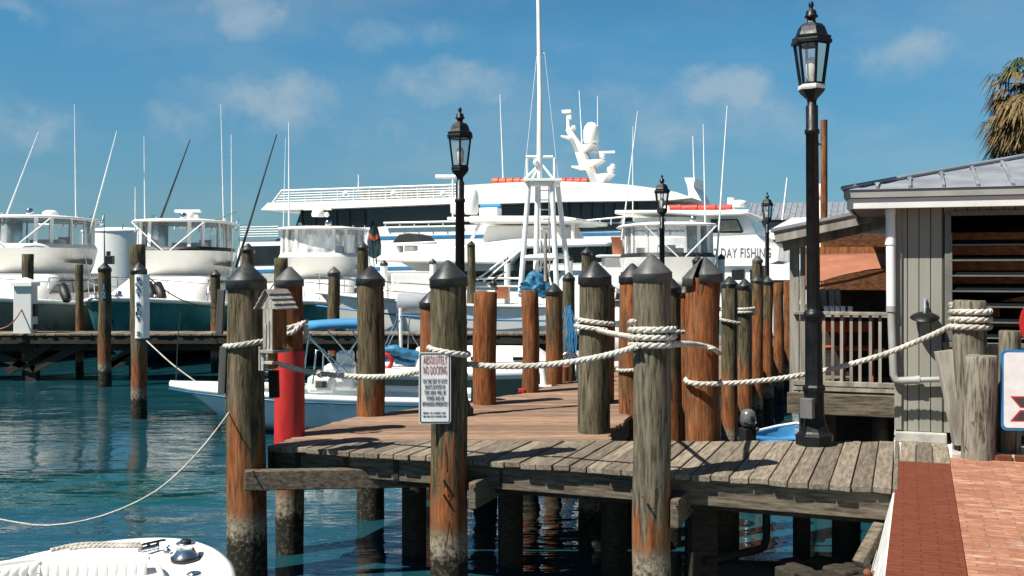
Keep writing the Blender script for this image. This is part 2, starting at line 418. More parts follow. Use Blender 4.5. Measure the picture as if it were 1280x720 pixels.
M_['sign_blue'] = simple('blue_sign_border', (.03,.21,.47), .45, 0, .06)
M_['sign_red'] = simple('bright_red_sign', (.55,.02,.02), .45, 0, .06)
M_['frond'] = board_mat('dried_palm_frond', (.075,.048,.018), (.30,.205,.085), (1,1,1))
M_['green_frond'] = board_mat('green_palm_frond', (.03,.045,.012), (.11,.13,.045), (1,1,1))
M_['trunk'] = simple('palm_trunk', (.22,.16,.10), .9, 0, .3, 8, .8, 20)
M_['rust'] = simple('rusty_metal', (.20,.065,.025), .85, 0, .35, 9, .5, 40)
M_['bird'] = board_mat('birdhouse_wood', (.20,.18,.15), (.55,.52,.46), (1,1,.15))
M_['outboard'] = simple('grey_engine_cowl', (.13,.13,.125), .35, 0, .2, 8)
M_['shade'] = simple('far_shore_ground', (.10,.11,.08), .9, 0, .3, .2)
M_['water'] = water_mat()

# ------------------------------------------------------------------ world
def make_world():
    w = bpy.data.worlds.new('World'); SC.world = w; w.use_nodes = True
    nt = w.node_tree; nt.nodes.clear(); n = N(nt)
    out = n.n('ShaderNodeOutputWorld'); bg = n.n('ShaderNodeBackground'); bg.inputs[1].default_value = .051
    sky = n.n('ShaderNodeTexSky'); sky.sky_type = 'NISHITA'; sky.sun_disc = False
    sky.sun_elevation = SUN_EL; sky.sun_rotation = SUN_ROT
    sky.air_density = 1.0; sky.dust_density = .25; sky.ozone_density = 3.0; sky.altitude = 0
    hs = n.n('ShaderNodeHueSaturation'); hs.inputs['Saturation'].default_value = 1.0; hs.inputs['Value'].default_value = 1.0
    n.l(sky.outputs[0], hs.inputs['Color'])
    tc = n.n('ShaderNodeTexCoord'); d = tc.outputs['Generated']
    sz = n.n('ShaderNodeSeparateXYZ'); n.l(d, sz.inputs[0])
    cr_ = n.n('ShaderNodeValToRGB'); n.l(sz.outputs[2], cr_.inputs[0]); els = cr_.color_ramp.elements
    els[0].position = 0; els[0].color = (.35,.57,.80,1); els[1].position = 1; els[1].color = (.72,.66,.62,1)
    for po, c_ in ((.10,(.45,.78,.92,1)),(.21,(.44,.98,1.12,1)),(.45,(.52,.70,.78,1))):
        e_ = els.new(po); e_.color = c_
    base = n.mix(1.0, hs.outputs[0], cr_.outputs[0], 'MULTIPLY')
    nz = n.noise(n.vec('MULTIPLY', d, (1,1,1.35)).outputs[0], 17, 8, .62, .35)
    tot = None
    wn_ = n.n('ShaderNodeTexNoise'); wn_.inputs['Scale'].default_value = 9; wn_.inputs['Detail'].default_value = 7; wn_.inputs['Roughness'].default_value = .6; n.l(d, wn_.inputs['Vector'])
    dw = n.vec('ADD', d, n.vec('MULTIPLY', n.vec('SUBTRACT', wn_.outputs['Color'], (.5,.5,.5)).outputs[0], (.13,.10,.10)).outputs[0]).outputs[0]
    for px, py, rx, rz, s in ((340,135,110,42,.9),(405,125,50,30,.6),(225,160,55,22,.5),(285,18,65,42,.75),(505,30,80,26,.5),(585,112,95,36,.7),(500,170,90,26,.5),
                              (690,190,80,40,.55),(905,118,52,34,1.1),(880,150,140,46,.65),(1140,62,62,36,.75),(1090,175,60,30,.4),(15,140,60,42,.75),(70,165,50,22,.4),(5,5,55,14,.5),(800,120,60,26,.4),
                              (1500,90,160,50,.8),(-260,110,180,50,.8)):
        v = Vector((px-CX, F, HY-py)).normalized()
        df = n.vec('SUBTRACT', dw, tuple(v)).outputs[0]
        sc = n.vec('MULTIPLY', df, (F/rx, F/rx, F/rz)).outputs[0]
        ln = n.vec('LENGTH', sc).outputs['Value']
        q = n.math('MULTIPLY', n.ramp(ln, 1.55, .15), s)
        tot = q if tot is None else n.math('MAXIMUM', tot, q)
    cl = n.math('MULTIPLY', n.ramp(n.math('MULTIPLY', tot, n.math('SUBTRACT', n.math('MULTIPLY', nz, 2.4), .35)), .04, .95), 1.0, clamp=True)
    wide = n.ramp(n.noise(n.vec('MULTIPLY', d, (1,1,2.6)).outputs[0], 3.6, 7, .6), .44, .74, 0, .42)
    cl = n.math('MAXIMUM', cl, wide)
    cl = n.math('MULTIPLY', cl, .72)
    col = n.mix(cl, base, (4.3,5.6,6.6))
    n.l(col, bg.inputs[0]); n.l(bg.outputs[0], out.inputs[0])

SUN_AZ = Vector((.85, .53, 0)).normalized(); EL = R(54)
SUN_EL = EL
# direction towards the sun in the xy plane is -SUN_AZ; sky rotation measured from +Y clockwise
SUN_ROT = math.atan2(-SUN_AZ.x, -SUN_AZ.y)
make_world()
sl = bpy.data.lights.new('sun', 'SUN'); sl.energy = 5.0; sl.angle = R(.53); sl.color = (1, .955, .88)
so = bpy.data.objects.new('sun', sl); COL.objects.link(so)
trav = Vector((SUN_AZ.x*math.cos(EL), SUN_AZ.y*math.cos(EL), -math.sin(EL)))
so.rotation_euler = trav.to_track_quat('-Z', 'Y').to_euler(); so.location = (-20, -10, 40)

cam = bpy.data.cameras.new('camera'); cam.sensor_width = 36; cam.lens = 36*F/1280; cam.clip_end = 4000; cam.clip_start = .05
cam.shift_y = -20/1280
co = bpy.data.objects.new('camera', cam); COL.objects.link(co); co.location = (0, 0, EYE); co.rotation_euler = (R(90), 0, 0)
SC.camera = co
vs = SC.view_settings; vs.view_transform = 'Standard'; vs.look = 'None'; vs.exposure = .80; vs.gamma = 1; vs.use_curve_mapping = False
SC.render.engine = 'CYCLES'
SC.cycles.max_bounces = 8; SC.cycles.transparent_max_bounces = 16; SC.cycles.sample_clamp_indirect = 6
SC.cycles.use_denoising = True
try: SC.cycles.denoiser = 'OPENIMAGEDENOISE'
except Exception: pass

# ---------------------------------------------------------------- setting
mb = MB(); mb.add([(-1500,-60,0),(1500,-60,0),(1500,3000,0),(-1500,3000,0)], [(0,1,2,3)])
tag(mb.build('water', M_['water']), kind='structure')
mb = MB(); mb.add([(-1600,-70,-3),(1600,-70,-3),(1600,3100,-3),(-1600,3100,-3)], [(0,1,2,3)])
tag(mb.build('sea_bed', M_['shade']), kind='structure')
mb = MB(); mb.prism([(-400,150,-2),(400,150,-2),(400,420,-2),(-400,420,-2)], (0,0,3.6))
tag(mb.build('far_shore', M_['shade']), kind='structure')

# quay on the right: wall, pavement, kerb of red pavers
W0 = Vector((2.15, 6.22, 0)); WD = Vector((1.4, 3.71, 0)).normalized(); WN = Vector((WD.y, -WD.x, 0))
q0 = W0-WD*8; q1 = W0+WD*(5.2)
HO = Vector((4.00, 11.25, DECK)); H_RZ = math.atan2(E2.y, E2.x)
def HL(s, t, z): return HO + E2*s + D2*t + Vector((0,0,z-DECK))
mb = MB(); quay_poly = [q0, q0+WN*16, HL(12,9,0)*1, HL(-.02,9,0)*1, HL(-.02,-.05,0)*1, q1]
quay_poly = [Vector((p.x, p.y, -2.5)) for p in quay_poly]
mb.prism(quay_poly, (0,0,2.5+DECK-.006))
tag(mb.build('quay', M_['seawall']), kind='structure')
mb = MB(); wl_ = [W0-WD*7.9, W0+WD*4.6]
mb.prism([wl_[0]-WN*.62+Vector((0,0,-1.2)), wl_[0]-WN*.015+Vector((0,0,DECK-.02)), wl_[0]+WN*.2+Vector((0,0,DECK-.02)), wl_[0]+WN*.2+Vector((0,0,-1.2))], WD*12.5)
tag(mb.build('sea_wall', M_['seawall']), kind='structure')
def sheet(name, pts, z, mat, th=.0):
    mb = MB(); mb.prism([Vector((p.x,p.y,z-.02)) for p in pts], (0,0,.02)); return mb.build(name, mat)
k0 = W0+WN*.44
b_end = W0+WD*3.97
tag(sheet('brick_kerb', [W0-WD*7.9, k0-WD*7.9, k0+WD*3.97, b_end], DECK+.012, M_['brick_red']), kind='structure')
tag(sheet('brick_pavement', [k0+WN*.006-WD*7.9, k0+WN*14-WD*7.9, k0+WN*14+WD*4.4, k0+WN*.006+WD*4.4], DECK+.004, M_['brick']), kind='structure')

# ------------------------------------------------------------------- docks
# near dock of grey boards: front edge runs along E2, boards along the quay line
FL, FR = Vector((-2.46, 10.80, 0)), Vector((3.10, 8.66, 0)); BL, BR = Vector((-2.40, 11.16, 0)), Vector((4.0, 11.08, 0))
dock = thing('dock', 'low boardwalk of weathered grey boards joining the brick quay', 'dock', ((FL+FR)/2+Vector((0,0,DECK))))
bd = (D2*1.0)
def back_hit(p):
    e = (BR-BL); den = bd.x*e.y-bd.y*e.x
    w = BL-p; t = (w.x*e.y-w.y*e.x)/den
    return p+bd*t
mb = MB(); L = (FR-FL).length; u = 0.0; fd = (FR-FL).normalized()
while u < L-.02:
    wd = random.uniform(.150, .172); wd = min(wd, L-u)
    a, b = FL+fd*(u+.004), FL+fd*(u+wd-.006)
    j = random.uniform(-.022, .022); a = a-bd*j; b = b-bd*(j+random.uniform(-.006,.006))
    c, d_ = back_hit(b), back_hit(a)
    zt = DECK+.012+random.uniform(-.006,.006); tl = random.uniform(-.004,.004)
    th = .052
    vs_ = [Vector((p.x,p.y,zt+tl*k)) for p, k in ((a,1),(b,-1),(c,-1),(d_,1))]
    mb.prism([v-Vector((0,0,th)) for v in vs_], (0,0,th)); u += wd
# short boards lying on the quay end, beside the kerb
for k in range(3):
    a = W0+WD*3.98+WN*(.01+k*.148); b = a+WN*.14
    vs_ = [Vector((p.x,p.y,DECK+.02)) for p in (a,b,b+WD*(1.2-.02*k),a+WD*(1.22-.02*k))]
    mb.prism([v-Vector((0,0,.05)) for v in vs_], (0,0,.05))
mb.build('decking', M_['grey_board'], dock, True, .006)
inn = D2*.085
mb = MB(); a, b = FL+D2*.15, FR+inn
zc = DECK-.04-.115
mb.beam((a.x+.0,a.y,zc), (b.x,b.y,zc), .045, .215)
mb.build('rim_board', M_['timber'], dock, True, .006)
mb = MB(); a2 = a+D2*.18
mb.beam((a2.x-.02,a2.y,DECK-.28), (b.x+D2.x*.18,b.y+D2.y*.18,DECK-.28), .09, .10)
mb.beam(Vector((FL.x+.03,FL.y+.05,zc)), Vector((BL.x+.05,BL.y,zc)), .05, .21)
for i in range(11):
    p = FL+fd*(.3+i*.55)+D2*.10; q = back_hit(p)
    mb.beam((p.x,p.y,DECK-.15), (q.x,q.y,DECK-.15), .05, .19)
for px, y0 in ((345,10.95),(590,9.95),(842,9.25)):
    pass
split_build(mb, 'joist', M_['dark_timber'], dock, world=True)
mb = MB()
p = P(306,600,10.34); q = P(640,594,10.85)
mb.beam(p, q+E2*.0, .12, .19)
mb.build('cross_beam', M_['timber'], dock, True, .01)
for px, py, Y in ((590, 620, 9.72), (843, 643, 9.02)):
    mb = MB(); p = P(px,py,Y); q = p+D2*2.0+Vector((0,0,-.0)); mb.beam(p, q, .07, .24); mb.build('cross_beam', M_['timber'], dock, True, .01)
mb = MB()
for px, py, Y in ((843,628,9.0),(590,607,9.7),(546,588,9.7),(546,606,9.7),(803,620,9.0)):
    p = P(px,py,Y); mb.tube([p, p-Vector((0,.05,0))], .012, 8)
split_build(mb, 'bolt', M_['rust'], dock, world=True)

# brown pier: boards run across the picture
LC = [(-2.36,11.17),(-2.31,11.87),(-1.9,13.05),(.1,15.5),(.75,16.9),(3.0,21.2),(6.6,29.6)]
RC = [(4.02,11.12),(1.0,11.62),(1.06,11.75),(1.50,13.35),(2.30,14.35),(2.35,14.6),(2.92,16.3),(7.65,29.6)]
def chain(ch, y):
    for (x0,y0),(x1,y1) in zip(ch, ch[1:]):
        if y0 <= y <= y1 and y1 > y0: return x0+(x1-x0)*(y-y0)/(y1-y0)
    return ch[0][0] if y < ch[0][1] else ch[-1][0]
RCm = [(1.02,11.17)]+RC[2:]
pier = thing('pier', 'worn brown plank pier running out past the mooring pilings and lamp posts', 'pier', (1.0,14,DECK))
mb = MB(); y = 11.20
while y < 29.6:
    wd = random.uniform(.135,.15)
    ya, yb = y+.004, min(y+wd-.006, 29.59)
    j0, j1 = random.uniform(-.02,.02), random.uniform(-.02,.02)
    z = DECK+random.uniform(-.004,.004)
    v = [(chain(LC,ya)+j0,ya,z),(chain(RCm,ya)+j1,ya,z),(chain(RCm,yb)+j1,yb,z),(chain(LC,yb)+j0,yb,z)]
    mb.prism([Vector(p)-Vector((0,0,.05)) for p in v], (0,0,.05)); y += wd
mb.build('decking', M_['brown_board'], pier, True, .005)
mb = MB()
for ch in (LC, RCm):
    for (x0,y0),(x1,y1) in zip(ch, ch[1:]):
        s = .05 if ch is LC else -.05
        mb.beam((x0+s,y0,DECK-.16),(x1+s,y1,DECK-.16), .05, .20)
mb.build('rim_board', M_['timber'], pier, True, .006)
mb = MB()
for k in range(9):
    y = 12.4+k*2.0; mb.beam((chain(LC,y)+.1,y,DECK-.22),(chain(RCm,y)-.1,y,DECK-.22), .09, .22)
split_build(mb, 'cross_beam', M_['dark_timber'], pier, world=True)

# far finger pier
fp = thing('finger_pier', 'dark narrow finger pier crossing behind the near pilings, boats moored along it', 'pier', (-8, 29.6, 0))
mb = MB(); x = -17.0
while x < 2.2:
    mb.box((x+.07, 30.1+random.uniform(-.02,.02), 1.295+random.uniform(-.004,.004)), (.135, 1.3, .045)); x += .142
mb.build('decking', M_['grey_board'], fp, True)
mb = MB(); mb.beam((-17,29.52,1.16),(2.2,29.52,1.16), .06, .24); mb.beam((-17,30.7,1.16),(2.2,30.7,1.16), .06, .24)
mb.beam((-17,29.9,.93),(2.2,29.9,.93), .14, .2)
mb.build('rim_board', M_['dark_timber'], fp, True)
for px in (41, 300, 470, 600, 700):
    p = P(px, 430, 29.9); mb = MB(); mb.box((p.x, 29.9, .0), (.30,.26,2.1)); mb.build('post', M_['dark_timber'], fp, True)
for a, b in (((-15,440),(44,462)), ((70,425),(10,465)), ((40,462),(110,428)), ((130,462),(200,428)), ((175,430),(130,462))):
    mb = MB(); mb.beam(P(a[0],a[1],29.75), P(b[0],b[1],29.75), .12, .2); mb.build('brace', M_['dark_timber'], fp, True)

# ---------------------------------------------------------------- pilings
def piling(px, Y, dpx, top, label, cap=None, btop=.9, bamt=0.0, pale=0.0, zb=-1.2, lean=(0,0), group=None, name='piling', tear=False, xm=None, cat='piling', capmat='cap', sides=22):
    """top: photo height of the cap's tip, or of the flat top when there is no cap"""
    r = dpx/2/F*Y; p = P(px, HY, Y); zt = EYE-(top-HY)/F*Y
    D = 2*r
    if cap: ztop = zt-.62*D
    else: ztop = zt
    root = thing(name, label, cat, (p.x, Y, 0), random.uniform(0,6.28) if not tear else 0, group)
    mb = MB(); rings = []; nz = 16; sd = random.uniform(0,100)
    for k in range(nz+1):
        t = k/nz; z = zb+(ztop-zb)*t; ring = []
        rr = r*(1.06-.06*t) if zt > z else r
        cx, cy = lean[0]*(z-DECK)+.022*mnoise.noise((sd,z*.8,0)), lean[1]*(z-DECK)+.02*mnoise.noise((sd,z*.8,9))
        for i in range(sides):
            a = 2*math.pi*i/sides
            q = 1+.065*mnoise.noise((math.cos(a)*1.3+sd, math.sin(a)*1.3, z*1.1))+.020*mnoise.noise((math.cos(a)*5+sd, math.sin(a)*5, z*.6))
            if not cap and k == nz: z2 = z+.012*mnoise.noise((math.cos(a)*2+sd, math.sin(a)*2, 3))
            else: z2 = z
            ring.append(Vector((cx+math.cos(a)*rr*q, cy+math.sin(a)*rr*q, z2)))
        rings.append(ring)
    if not cap:   # slightly worn edge on top
        last = rings[-1]; c = sum(last, Vector())/len(last)
        rings.append([c+(v-c)*.93+Vector((0,0,.012)) for v in last])
    mb.loft(rings, True, True, True)
    o = mb.build('post', M_['pile'], root, color=(btop/4, bamt, pale, 1))
    if cap:
        rc = r*1.07; tx, ty = random.uniform(-.05,.05), random.uniform(-.05,.05)
        kc = random.uniform(.88,1.0)
        T = Matrix.Translation((lean[0]*(ztop-DECK), lean[1]*(ztop-DECK), ztop)) @ Matrix.Rotation(tx,4,'X') @ Matrix.Rotation(ty,4,'Y')
        prof = [(rc*.98,-.13*D),(rc*1.01,-.125*D),(rc*1.0,.085*D),(rc*1.02,.11*D),(rc*.99,.135*D),(rc*.55,.38*D),(rc*.16,.585*D),(rc*.07,.615*D),(.002,.62*D)]
        mb = MB()
        if not tear: mb.lathe(prof, (0,0,0), 24, T)
        else:
            for a0, a1, dz, dx in ((R(-118), R(178), 0.0, .02), (R(182), R(238), -.045, -.03)):
                rr = []
                for rad, z in prof:
                    rr.append([T @ Vector((rad*math.cos(a0+(a1-a0)*k/14)+dx, rad*math.sin(a0+(a1-a0)*k/14), z+dz)) for k in range(15)])
                mb.loft(rr, False, False, False)
        oc = mb.build('cap', M_[capmat], root)
        if tear:
            so_ = oc.modifiers.new('Solidify', 'SOLIDIFY'); so_.thickness = .012
    return root
PG = 'mooring pilings'
pil_307 = piling(308,10.6,47,327,'thick grey piling with black cone cap, left of the birdhouse','c',1.35,.10, group=PG)
pil_560 = piling(561,9.9,45,325,'grey piling with charcoal cone cap that carries the no docking sign','c',1.25,.0, group=PG)
pil_815 = piling(815.5,9.18,46,318,'foremost pale streaked piling with grey cap and a thick triple coil of rope','c',1.0,.0,.22, group=PG, capmat='cap_grey')
pil_red = piling(362,11.57,33,333,'piling with a bright red painted band behind the birdhouse','c',4.0,.9, group=PG, capmat='cap_grey')
mb = MB(); mb.lathe([(.163,1.16),(.163,1.2),(.158,2.14),(.156,2.16)], (pil_red.location.x, pil_red.location.y, 0), 24, cap=False)
mb.build('painted_band', M_['red'], pil_red, True)
piling(463,13.2,34,332,'grey brown piling with charcoal cap between the red banded piling and the sign','c',1.5,.15, group=PG)
piling(538.5,14.3,27,364,'orange piling half hidden behind the piling with the sign','c',3.4,.8, group=PG)
piling(606.5,14.3,29,366,'flat topped rust red piling right of the second lamp post',None,4,1, group=PG)
piling(662.5,15.75,21,364,'slim flat topped brown piling with vertical dark checks at the pier edge',None,3.0,.9, group=PG)
piling(692.5,16.9,21,354,'slim capped piling beside the hanging blue rope','c',2.0,.7, group=PG)
pil_rope = piling(711,22,15,340,'narrow dark piling with a bundle of blue line hung on it','c',1.0,0, group=PG)
piling(733.5,28,13,309,'small grey piling showing above the cap with the shiny black rim','c',1.0,0, group=PG)
pil_745 = piling(743.5,11.8,39,326,'stout olive grey piling with shiny black cap and two white rope loops','c',1.0,.0,.1, group=PG)
piling(757.5,14.6,21,349,'brown piling almost hidden behind the stout olive grey piling','c',3.5,1, group=PG)
piling(791,13.35,33,329,'brown streaked piling just behind the triple coil piling, on its left','c',3.0,.55, group=PG)
piling(838,11.85,26,346,'dark slim piling just behind the triple coil piling, on its right','c',1.9,.2, group=PG)
piling(858,14.4,26,352,'orange brown piling tucked behind the piling with the torn cap','c',4,1, group=PG)
pil_878 = piling(878.5,11.4,42,321,'split rust brown piling with a torn grey cap','c',4,1, group=PG, tear=True, capmat='cap_grey')
row = [(912,16.3,20,345,1.45,0,'c','grey piling with one rope ring and a black cap, first of the receding row'),
 (931,18.2,18,348,1.35,.1,'c','grey piling with two rope rings, second of the receding row'),
 (946,20.5,15,343,2.4,.5,'c','grey topped, orange footed piling with pale cap, third of the receding row'),
 (959.5,22.5,14,345,2.0,.6,'c','brown and grey piling under the farthest lamp, fourth of the receding row'),
 (973.5,24.5,13,354,4,1,None,'bare orange flat topped piling, fifth of the receding row'),
 (985,27,10,352,4,1,None,'farthest orange piling of the receding row, beside the porch post')]
rowp = [piling(px,Y,w,t,lab,cp,bt,ba,group=PG,sides=16) for px,Y,w,t,bt,ba,cp,lab in row]
# pilings out in the water and by the finger pier
pil_173 = piling(173.5,22.1,19,328,'piling in open water wearing a white BOAT RENT board','c',1.15,0,.1,group=PG,sides=18)
piling(172,31.0,19,306,'taller dark flat topped piling behind the BOAT RENT board',None,.6,0,group=PG,sides=16)
pil_130 = piling(131,28.3,15.5,328,'dark piling with a faint blue number and a black cap','c',1.35,.1,group=PG,sides=16)
piling(99.5,30.9,9.5,331,'thin pale piling beside the white cabin cruiser',None,1.6,.1,group=PG,sides=14)
piling(35,30.95,14,318,'flat topped dark piling behind the white power pedestal',None,.8,0,group=PG,sides=14)
piling(269.5,32.4,12,337,'small capped piling left of the thick birdhouse piling','c',1.55,.2,group=PG,sides=14)
piling(310,33.5,16,304,'grey piling showing above the thick birdhouse piling','c',1.2,0,group=PG,sides=14)
piling(351.5,33,17,323,'flat topped blue grey piling above the red banded piling',None,1,0,group=PG,sides=14)
piling(417.5,31.2,15,333,'capped piling with white line tied round it by the blue bimini','c',1.6,.1,group=PG,sides=14,capmat='cap_grey')
piling(453.5,32.2,14,302,'tall grey piling in front of the third cruiser','c',1.2,0,group=PG,sides=14)
piling(589,33,10,301,'tall slim piling behind the second lamp post','c',1.2,0,group=PG,sides=14)
piling(796,29,15,312,'grey capped piling at the bow of the cruiser with clear curtains','c',1.2,0,group=PG,sides=14,capmat='cap_grey') if False else None
piling(872,27.5,13,319,'small capped piling peeking over the torn cap','c',1.2,0,group=PG,sides=14)
piling(947,29.8,12.5,319,'grey capped piling below the fishing lettering','c',1.1,0,group=PG,sides=14,capmat='cap_grey')
WG = 'white sleeved pilings'
def white_pile(px, Y, w, top, bot, label):
    root = thing('sleeved_piling', label, 'piling', (P(px,HY,Y).x, Y, 0), 0, WG)
    r = w/2/F*Y; zt = EYE-(top-HY)/F*Y
    mb = MB(); mb.lathe([(r,-1),(r,zt-.15)], (0,0,0), 14); mb.build('sleeve', M_['pvc'], root)
    mb = MB(); mb.lathe([(r*1.1,zt-.16),(r*1.12,zt-.08),(r*.1,zt+.02)], (0,0,0), 14); mb.build('cap', M_['cap'], root)
white_pile(480,34.5,9,326,0,'white sleeved piling with black cap left of the grey rolled canvas')
white_pile(541,36,8,324,0,'white sleeved piling with black cap behind the no docking sign piling')
white_pile(634,33.8,7.5,322,0,'white sleeved piling with black cap left of the white tower')
white_pile(712,36,8,320,0,'white sleeved piling with black cap right of the white tower')
white_pile(901.5,34,9,318,0,'white sleeved piling with black cap below the fishing boat lettering')

# --------------------------------------------------------------- the lamps
def lamp(px, Y, zb, H, label, r_l, collar='iron', sc=1.0, box=False):
    p = P(px, HY, Y); g = thing('street_lamp', label, 'lamp post', (p.x, Y, zb), R(22), 'black lantern lamp posts')
    k = r_l/.205            # lantern scale
    hl = .78*k*1.0          # lantern height incl. finial
    zl = H-1.0*k
    mb = MB()
    mb.lathe([(.19*k,0),(.19*k,.10*k),(.165*k,.12*k),(.15*k,.14*k),(.12*k,.22*k),(.105*k,.3*k),(.10*k,.5*k),(.105*k,.53*k),(.115*k,.55*k),(.115*k,.58*k),(.10*k,.60*k)], (0,0,0), 8, smooth=False, ph=R(22.5))
    mb.build('base', M_['iron'], g, bevel=.004)
    mb = MB(); rings = []
    def flute(z, r, amp, n=36):
        return [Vector((r*(1-amp*(i%3==0))*math.cos(2*math.pi*i/n), r*(1-amp*(i%3==0))*math.sin(2*math.pi*i/n), z)) for i in range(n)]
    z1 = .6*k; z2 = 1.28*k
    for z, r, a in ((z1,.088*k,0),(z1+.03,.088*k,.13),(z2-.06,.08*k,.13),(z2-.03,.08*k,0),(z2,.10*k,0),(z2+.03,.105*k,0),(z2+.06,.09*k,0),(z2+.08,.062*k,0),(z2+.1,.068*k,.12),(zl-.35*k,.062*k,.12),(zl-.34*k,.074*k,0),(zl-.30*k,.074*k,0),(zl-.29*k,.060*k,0),(zl-.06*k,.060*k,0),(zl-.05*k,.045*k,0),(zl,.045*k,0)):
        rings.append(flute(z, r, a))
    mb.loft(rings); mb.build('post', M_['iron'], g)
    # lantern
    six = 6; ph = R(10)
    mb = MB(); mb.lathe([(.045*k,zl-.02*k),(.055*k,zl+.01*k),(.115*k,zl+.07*k),(.135*k,zl+.10*k),(.13*k,zl+.11*k)], (0,0,0), 6, smooth=False, ph=ph)
    ln = mb.build('lantern', M_['iron'], g)
    mb = MB(); mb.lathe([(.135*k,zl+.105*k),(.14*k,zl+.12*k),(.138*k,zl+.145*k),(.12*k,zl+.155*k)], (0,0,0), 6, smooth=False, ph=ph); mb.build('collar', M_[collar], ln)
    mb = MB(); z0, z1 = zl+.15*k, zl+.57*k
    for i in range(6):
        a = ph+i*math.pi/3; c, s = math.cos(a), math.sin(a)
        mb.beam((.115*k*c,.115*k*s,z0),(.172*k*c,.172*k*s,z1), .020*k, .020*k)
        a2 = ph+(i+1)*math.pi/3
        for rr, z in ((.117*k,z0+.01),(.17*k,z1-.012)):
            mb.beam((rr*c,rr*s,z),(rr*math.cos(a2),rr*math.sin(a2),z), .016*k,.022*k)
    mb.build('frame', M_['iron'], ln)
    mb = MB(); mb.lathe([(.110*k,z0),(.166*k,z1)], (0,0,0), 6, smooth=False, ph=ph, cap=False); mb.build('glass', M_['lampglass'], ln)
    mb = MB(); mb.lathe([(.03*k,z0),(.03*k,z0+.05*k),(.055*k,z0+.09*k),(.058*k,z0+.20*k),(.05*k,z0+.25*k),(.02*k,z0+.28*k)], (0,0,0), 14); mb.build('bulb', M_['bulb'], ln)
    mb = MB(); zr = z1-.01
    mb.lathe([(.17*k,zr),(.205*k,zr+.0*k),(.207*k,zr+.03*k),(.192*k,zr+.045*k),(.198*k,zr+.07*k),(.165*k,zr+.085*k),(.15*k,zr+.12*k),(.135*k,zr+.165*k),(.105*k,zr+.20*k),(.05*k,zr+.215*k),(.04*k,zr+.245*k)], (0,0,0), 6, smooth=False, ph=ph)
    mb.lathe([(.04*k,zr+.24*k),(.045*k,zr+.26*k),(.07*k,zr+.275*k),(.066*k,zr+.285*k),(.055*k,zr+.30*k),(.05*k,zr+.335*k),(.02*k,zr+.355*k),(.018*k,zr+.37*k),(.028*k,zr+.39*k),(.024*k,zr+.42*k),(.003,zr+.435*k)], (0,0,0), 14)
    mb.build('roof', M_['iron'], ln)
    if box:
        mb = MB(); T = Matrix.Rotation(R(205-22),4,'Z')
        mb.box((.155,0,.38), (.07,.13,.20), M=Matrix.Rotation(R(208),4,'Z')); mb.build('junction_box', M_['outboard'], g, bevel=.006)
    return g
la = lamp(1018, 10.89, DECK+.012, 4.47, 'tallest black lamp post with a pale collar under its lantern, on the grey boards', .205, 'lead', box=True); la.rotation_euler = (0,-.009,R(22))
lamp(575, 13.2, DECK, 3.77, 'second tallest black lamp post beside the flat topped rust red piling', .178)
lamp(827.5, 22.5, DECK, 3.78, 'third black lamp post rising behind the triple coil piling', .175)
lamp(959, 29.4, DECK, 3.93, 'farthest and smallest black lamp post against the fishing boat', .174)

# ------------------------------------------------------------------- ropes
def catmull(pts, step):
    pts = [Vector(p) for p in pts]; out = []
    q = [pts[0]*2-pts[1]]+pts+[pts[-1]*2-pts[-2]]
    for i in range(1, len(q)-2):
        p0,p1,p2,p3 = q[i-1:i+3]; n = max(2, int((p2-p1).length/step))
        for k in range(n):
            t = k/n
            out.append(.5*((2*p1)+(-p0+p2)*t+(2*p0-5*p1+4*p2-p3)*t*t+(-p0+3*p1-3*p2+p3)*t**3))
    out.append(pts[-1]); return out
def rope_into(mb, pts, r, pitch=None, step=None):
    pitch = pitch or r*6.2; step = step or pitch/7
    path = catmull(pts, step); m = len(path)
    for s in range(3):
        sp = []; side = None; ln = 0
        for i, p in enumerate(path):
            t = (path[min(i+1,m-1)]-path[max(i-1,0)]); t = t.normalized() if t.length > 1e-9 else Vector((1,0,0))
            if i: ln += (p-path[i-1]).length
            if side is None: side = t.cross(Vector((0,0,1)) if abs(t.z) < .9 else Vector((0,1,0))).normalized()
            else: side = (side-t*side.dot(t)).normalized()
            u = side.cross(t); a = 2*math.pi*(ln/pitch+s/3)
            sp.append(p+(side*math.cos(a)+u*math.sin(a))*r*.50)
        mb.tube(sp, r*.56, 7)
    return mb
def ring_pts(c, r, z, tilt=0, az=0, n=14, turns=1, a0=0, dz=0):
    out = []
    for i in range(int(n*turns)+1):
        a = a0+2*math.pi*i/n; out.append(Vector((c.x+r*math.cos(a), c.y+r*math.sin(a), z+tilt*math.cos(a-az)+dz*i/n)))
    return out
def rope(label, pts, r=.033, group='thick white ropes', name='rope'):
    mb = MB(); rope_into(mb, pts, r); o = mb.build(name, M_['rope']); return tag(o, label, 'rope', group)
def rad(root, z=2.2): return root.children[0].dimensions.x/2 if False else None
c307, c560, c815, c745, c878 = [o.location for o in (pil_307, pil_560, pil_815, pil_745, pil_878)]
zY = lambda py, Y: EYE-(py-HY)/F*Y
RR = .028
rope('thick white rope looped round the grey piling left of the birdhouse', ring_pts(c307, .205, zY(430,10.5), .03, 0), RR)
cr = pil_red.location
mb = MB(); rope_into(mb, ring_pts(cr, .175, zY(408,11.5), .05, R(20)), RR); rope_into(mb, [P(350,418,11.35),P(365,416,11.3),P(374,408,11.33),P(380,404,11.36),P(383,412,11.38),P(382,424,11.38)], RR)
tag(mb.build('rope', M_['rope']), 'white rope knotted round the red banded piling', 'rope', 'thick white ropes')
rope('white rope sagging from the birdhouse across to the piling with the sign', [P(341,452,10.75),P(362,459,10.85),P(395,466,10.8),P(430,470,10.65),P(480,471,10.4),P(520,465,10.15),P(542,456,9.98)], RR)
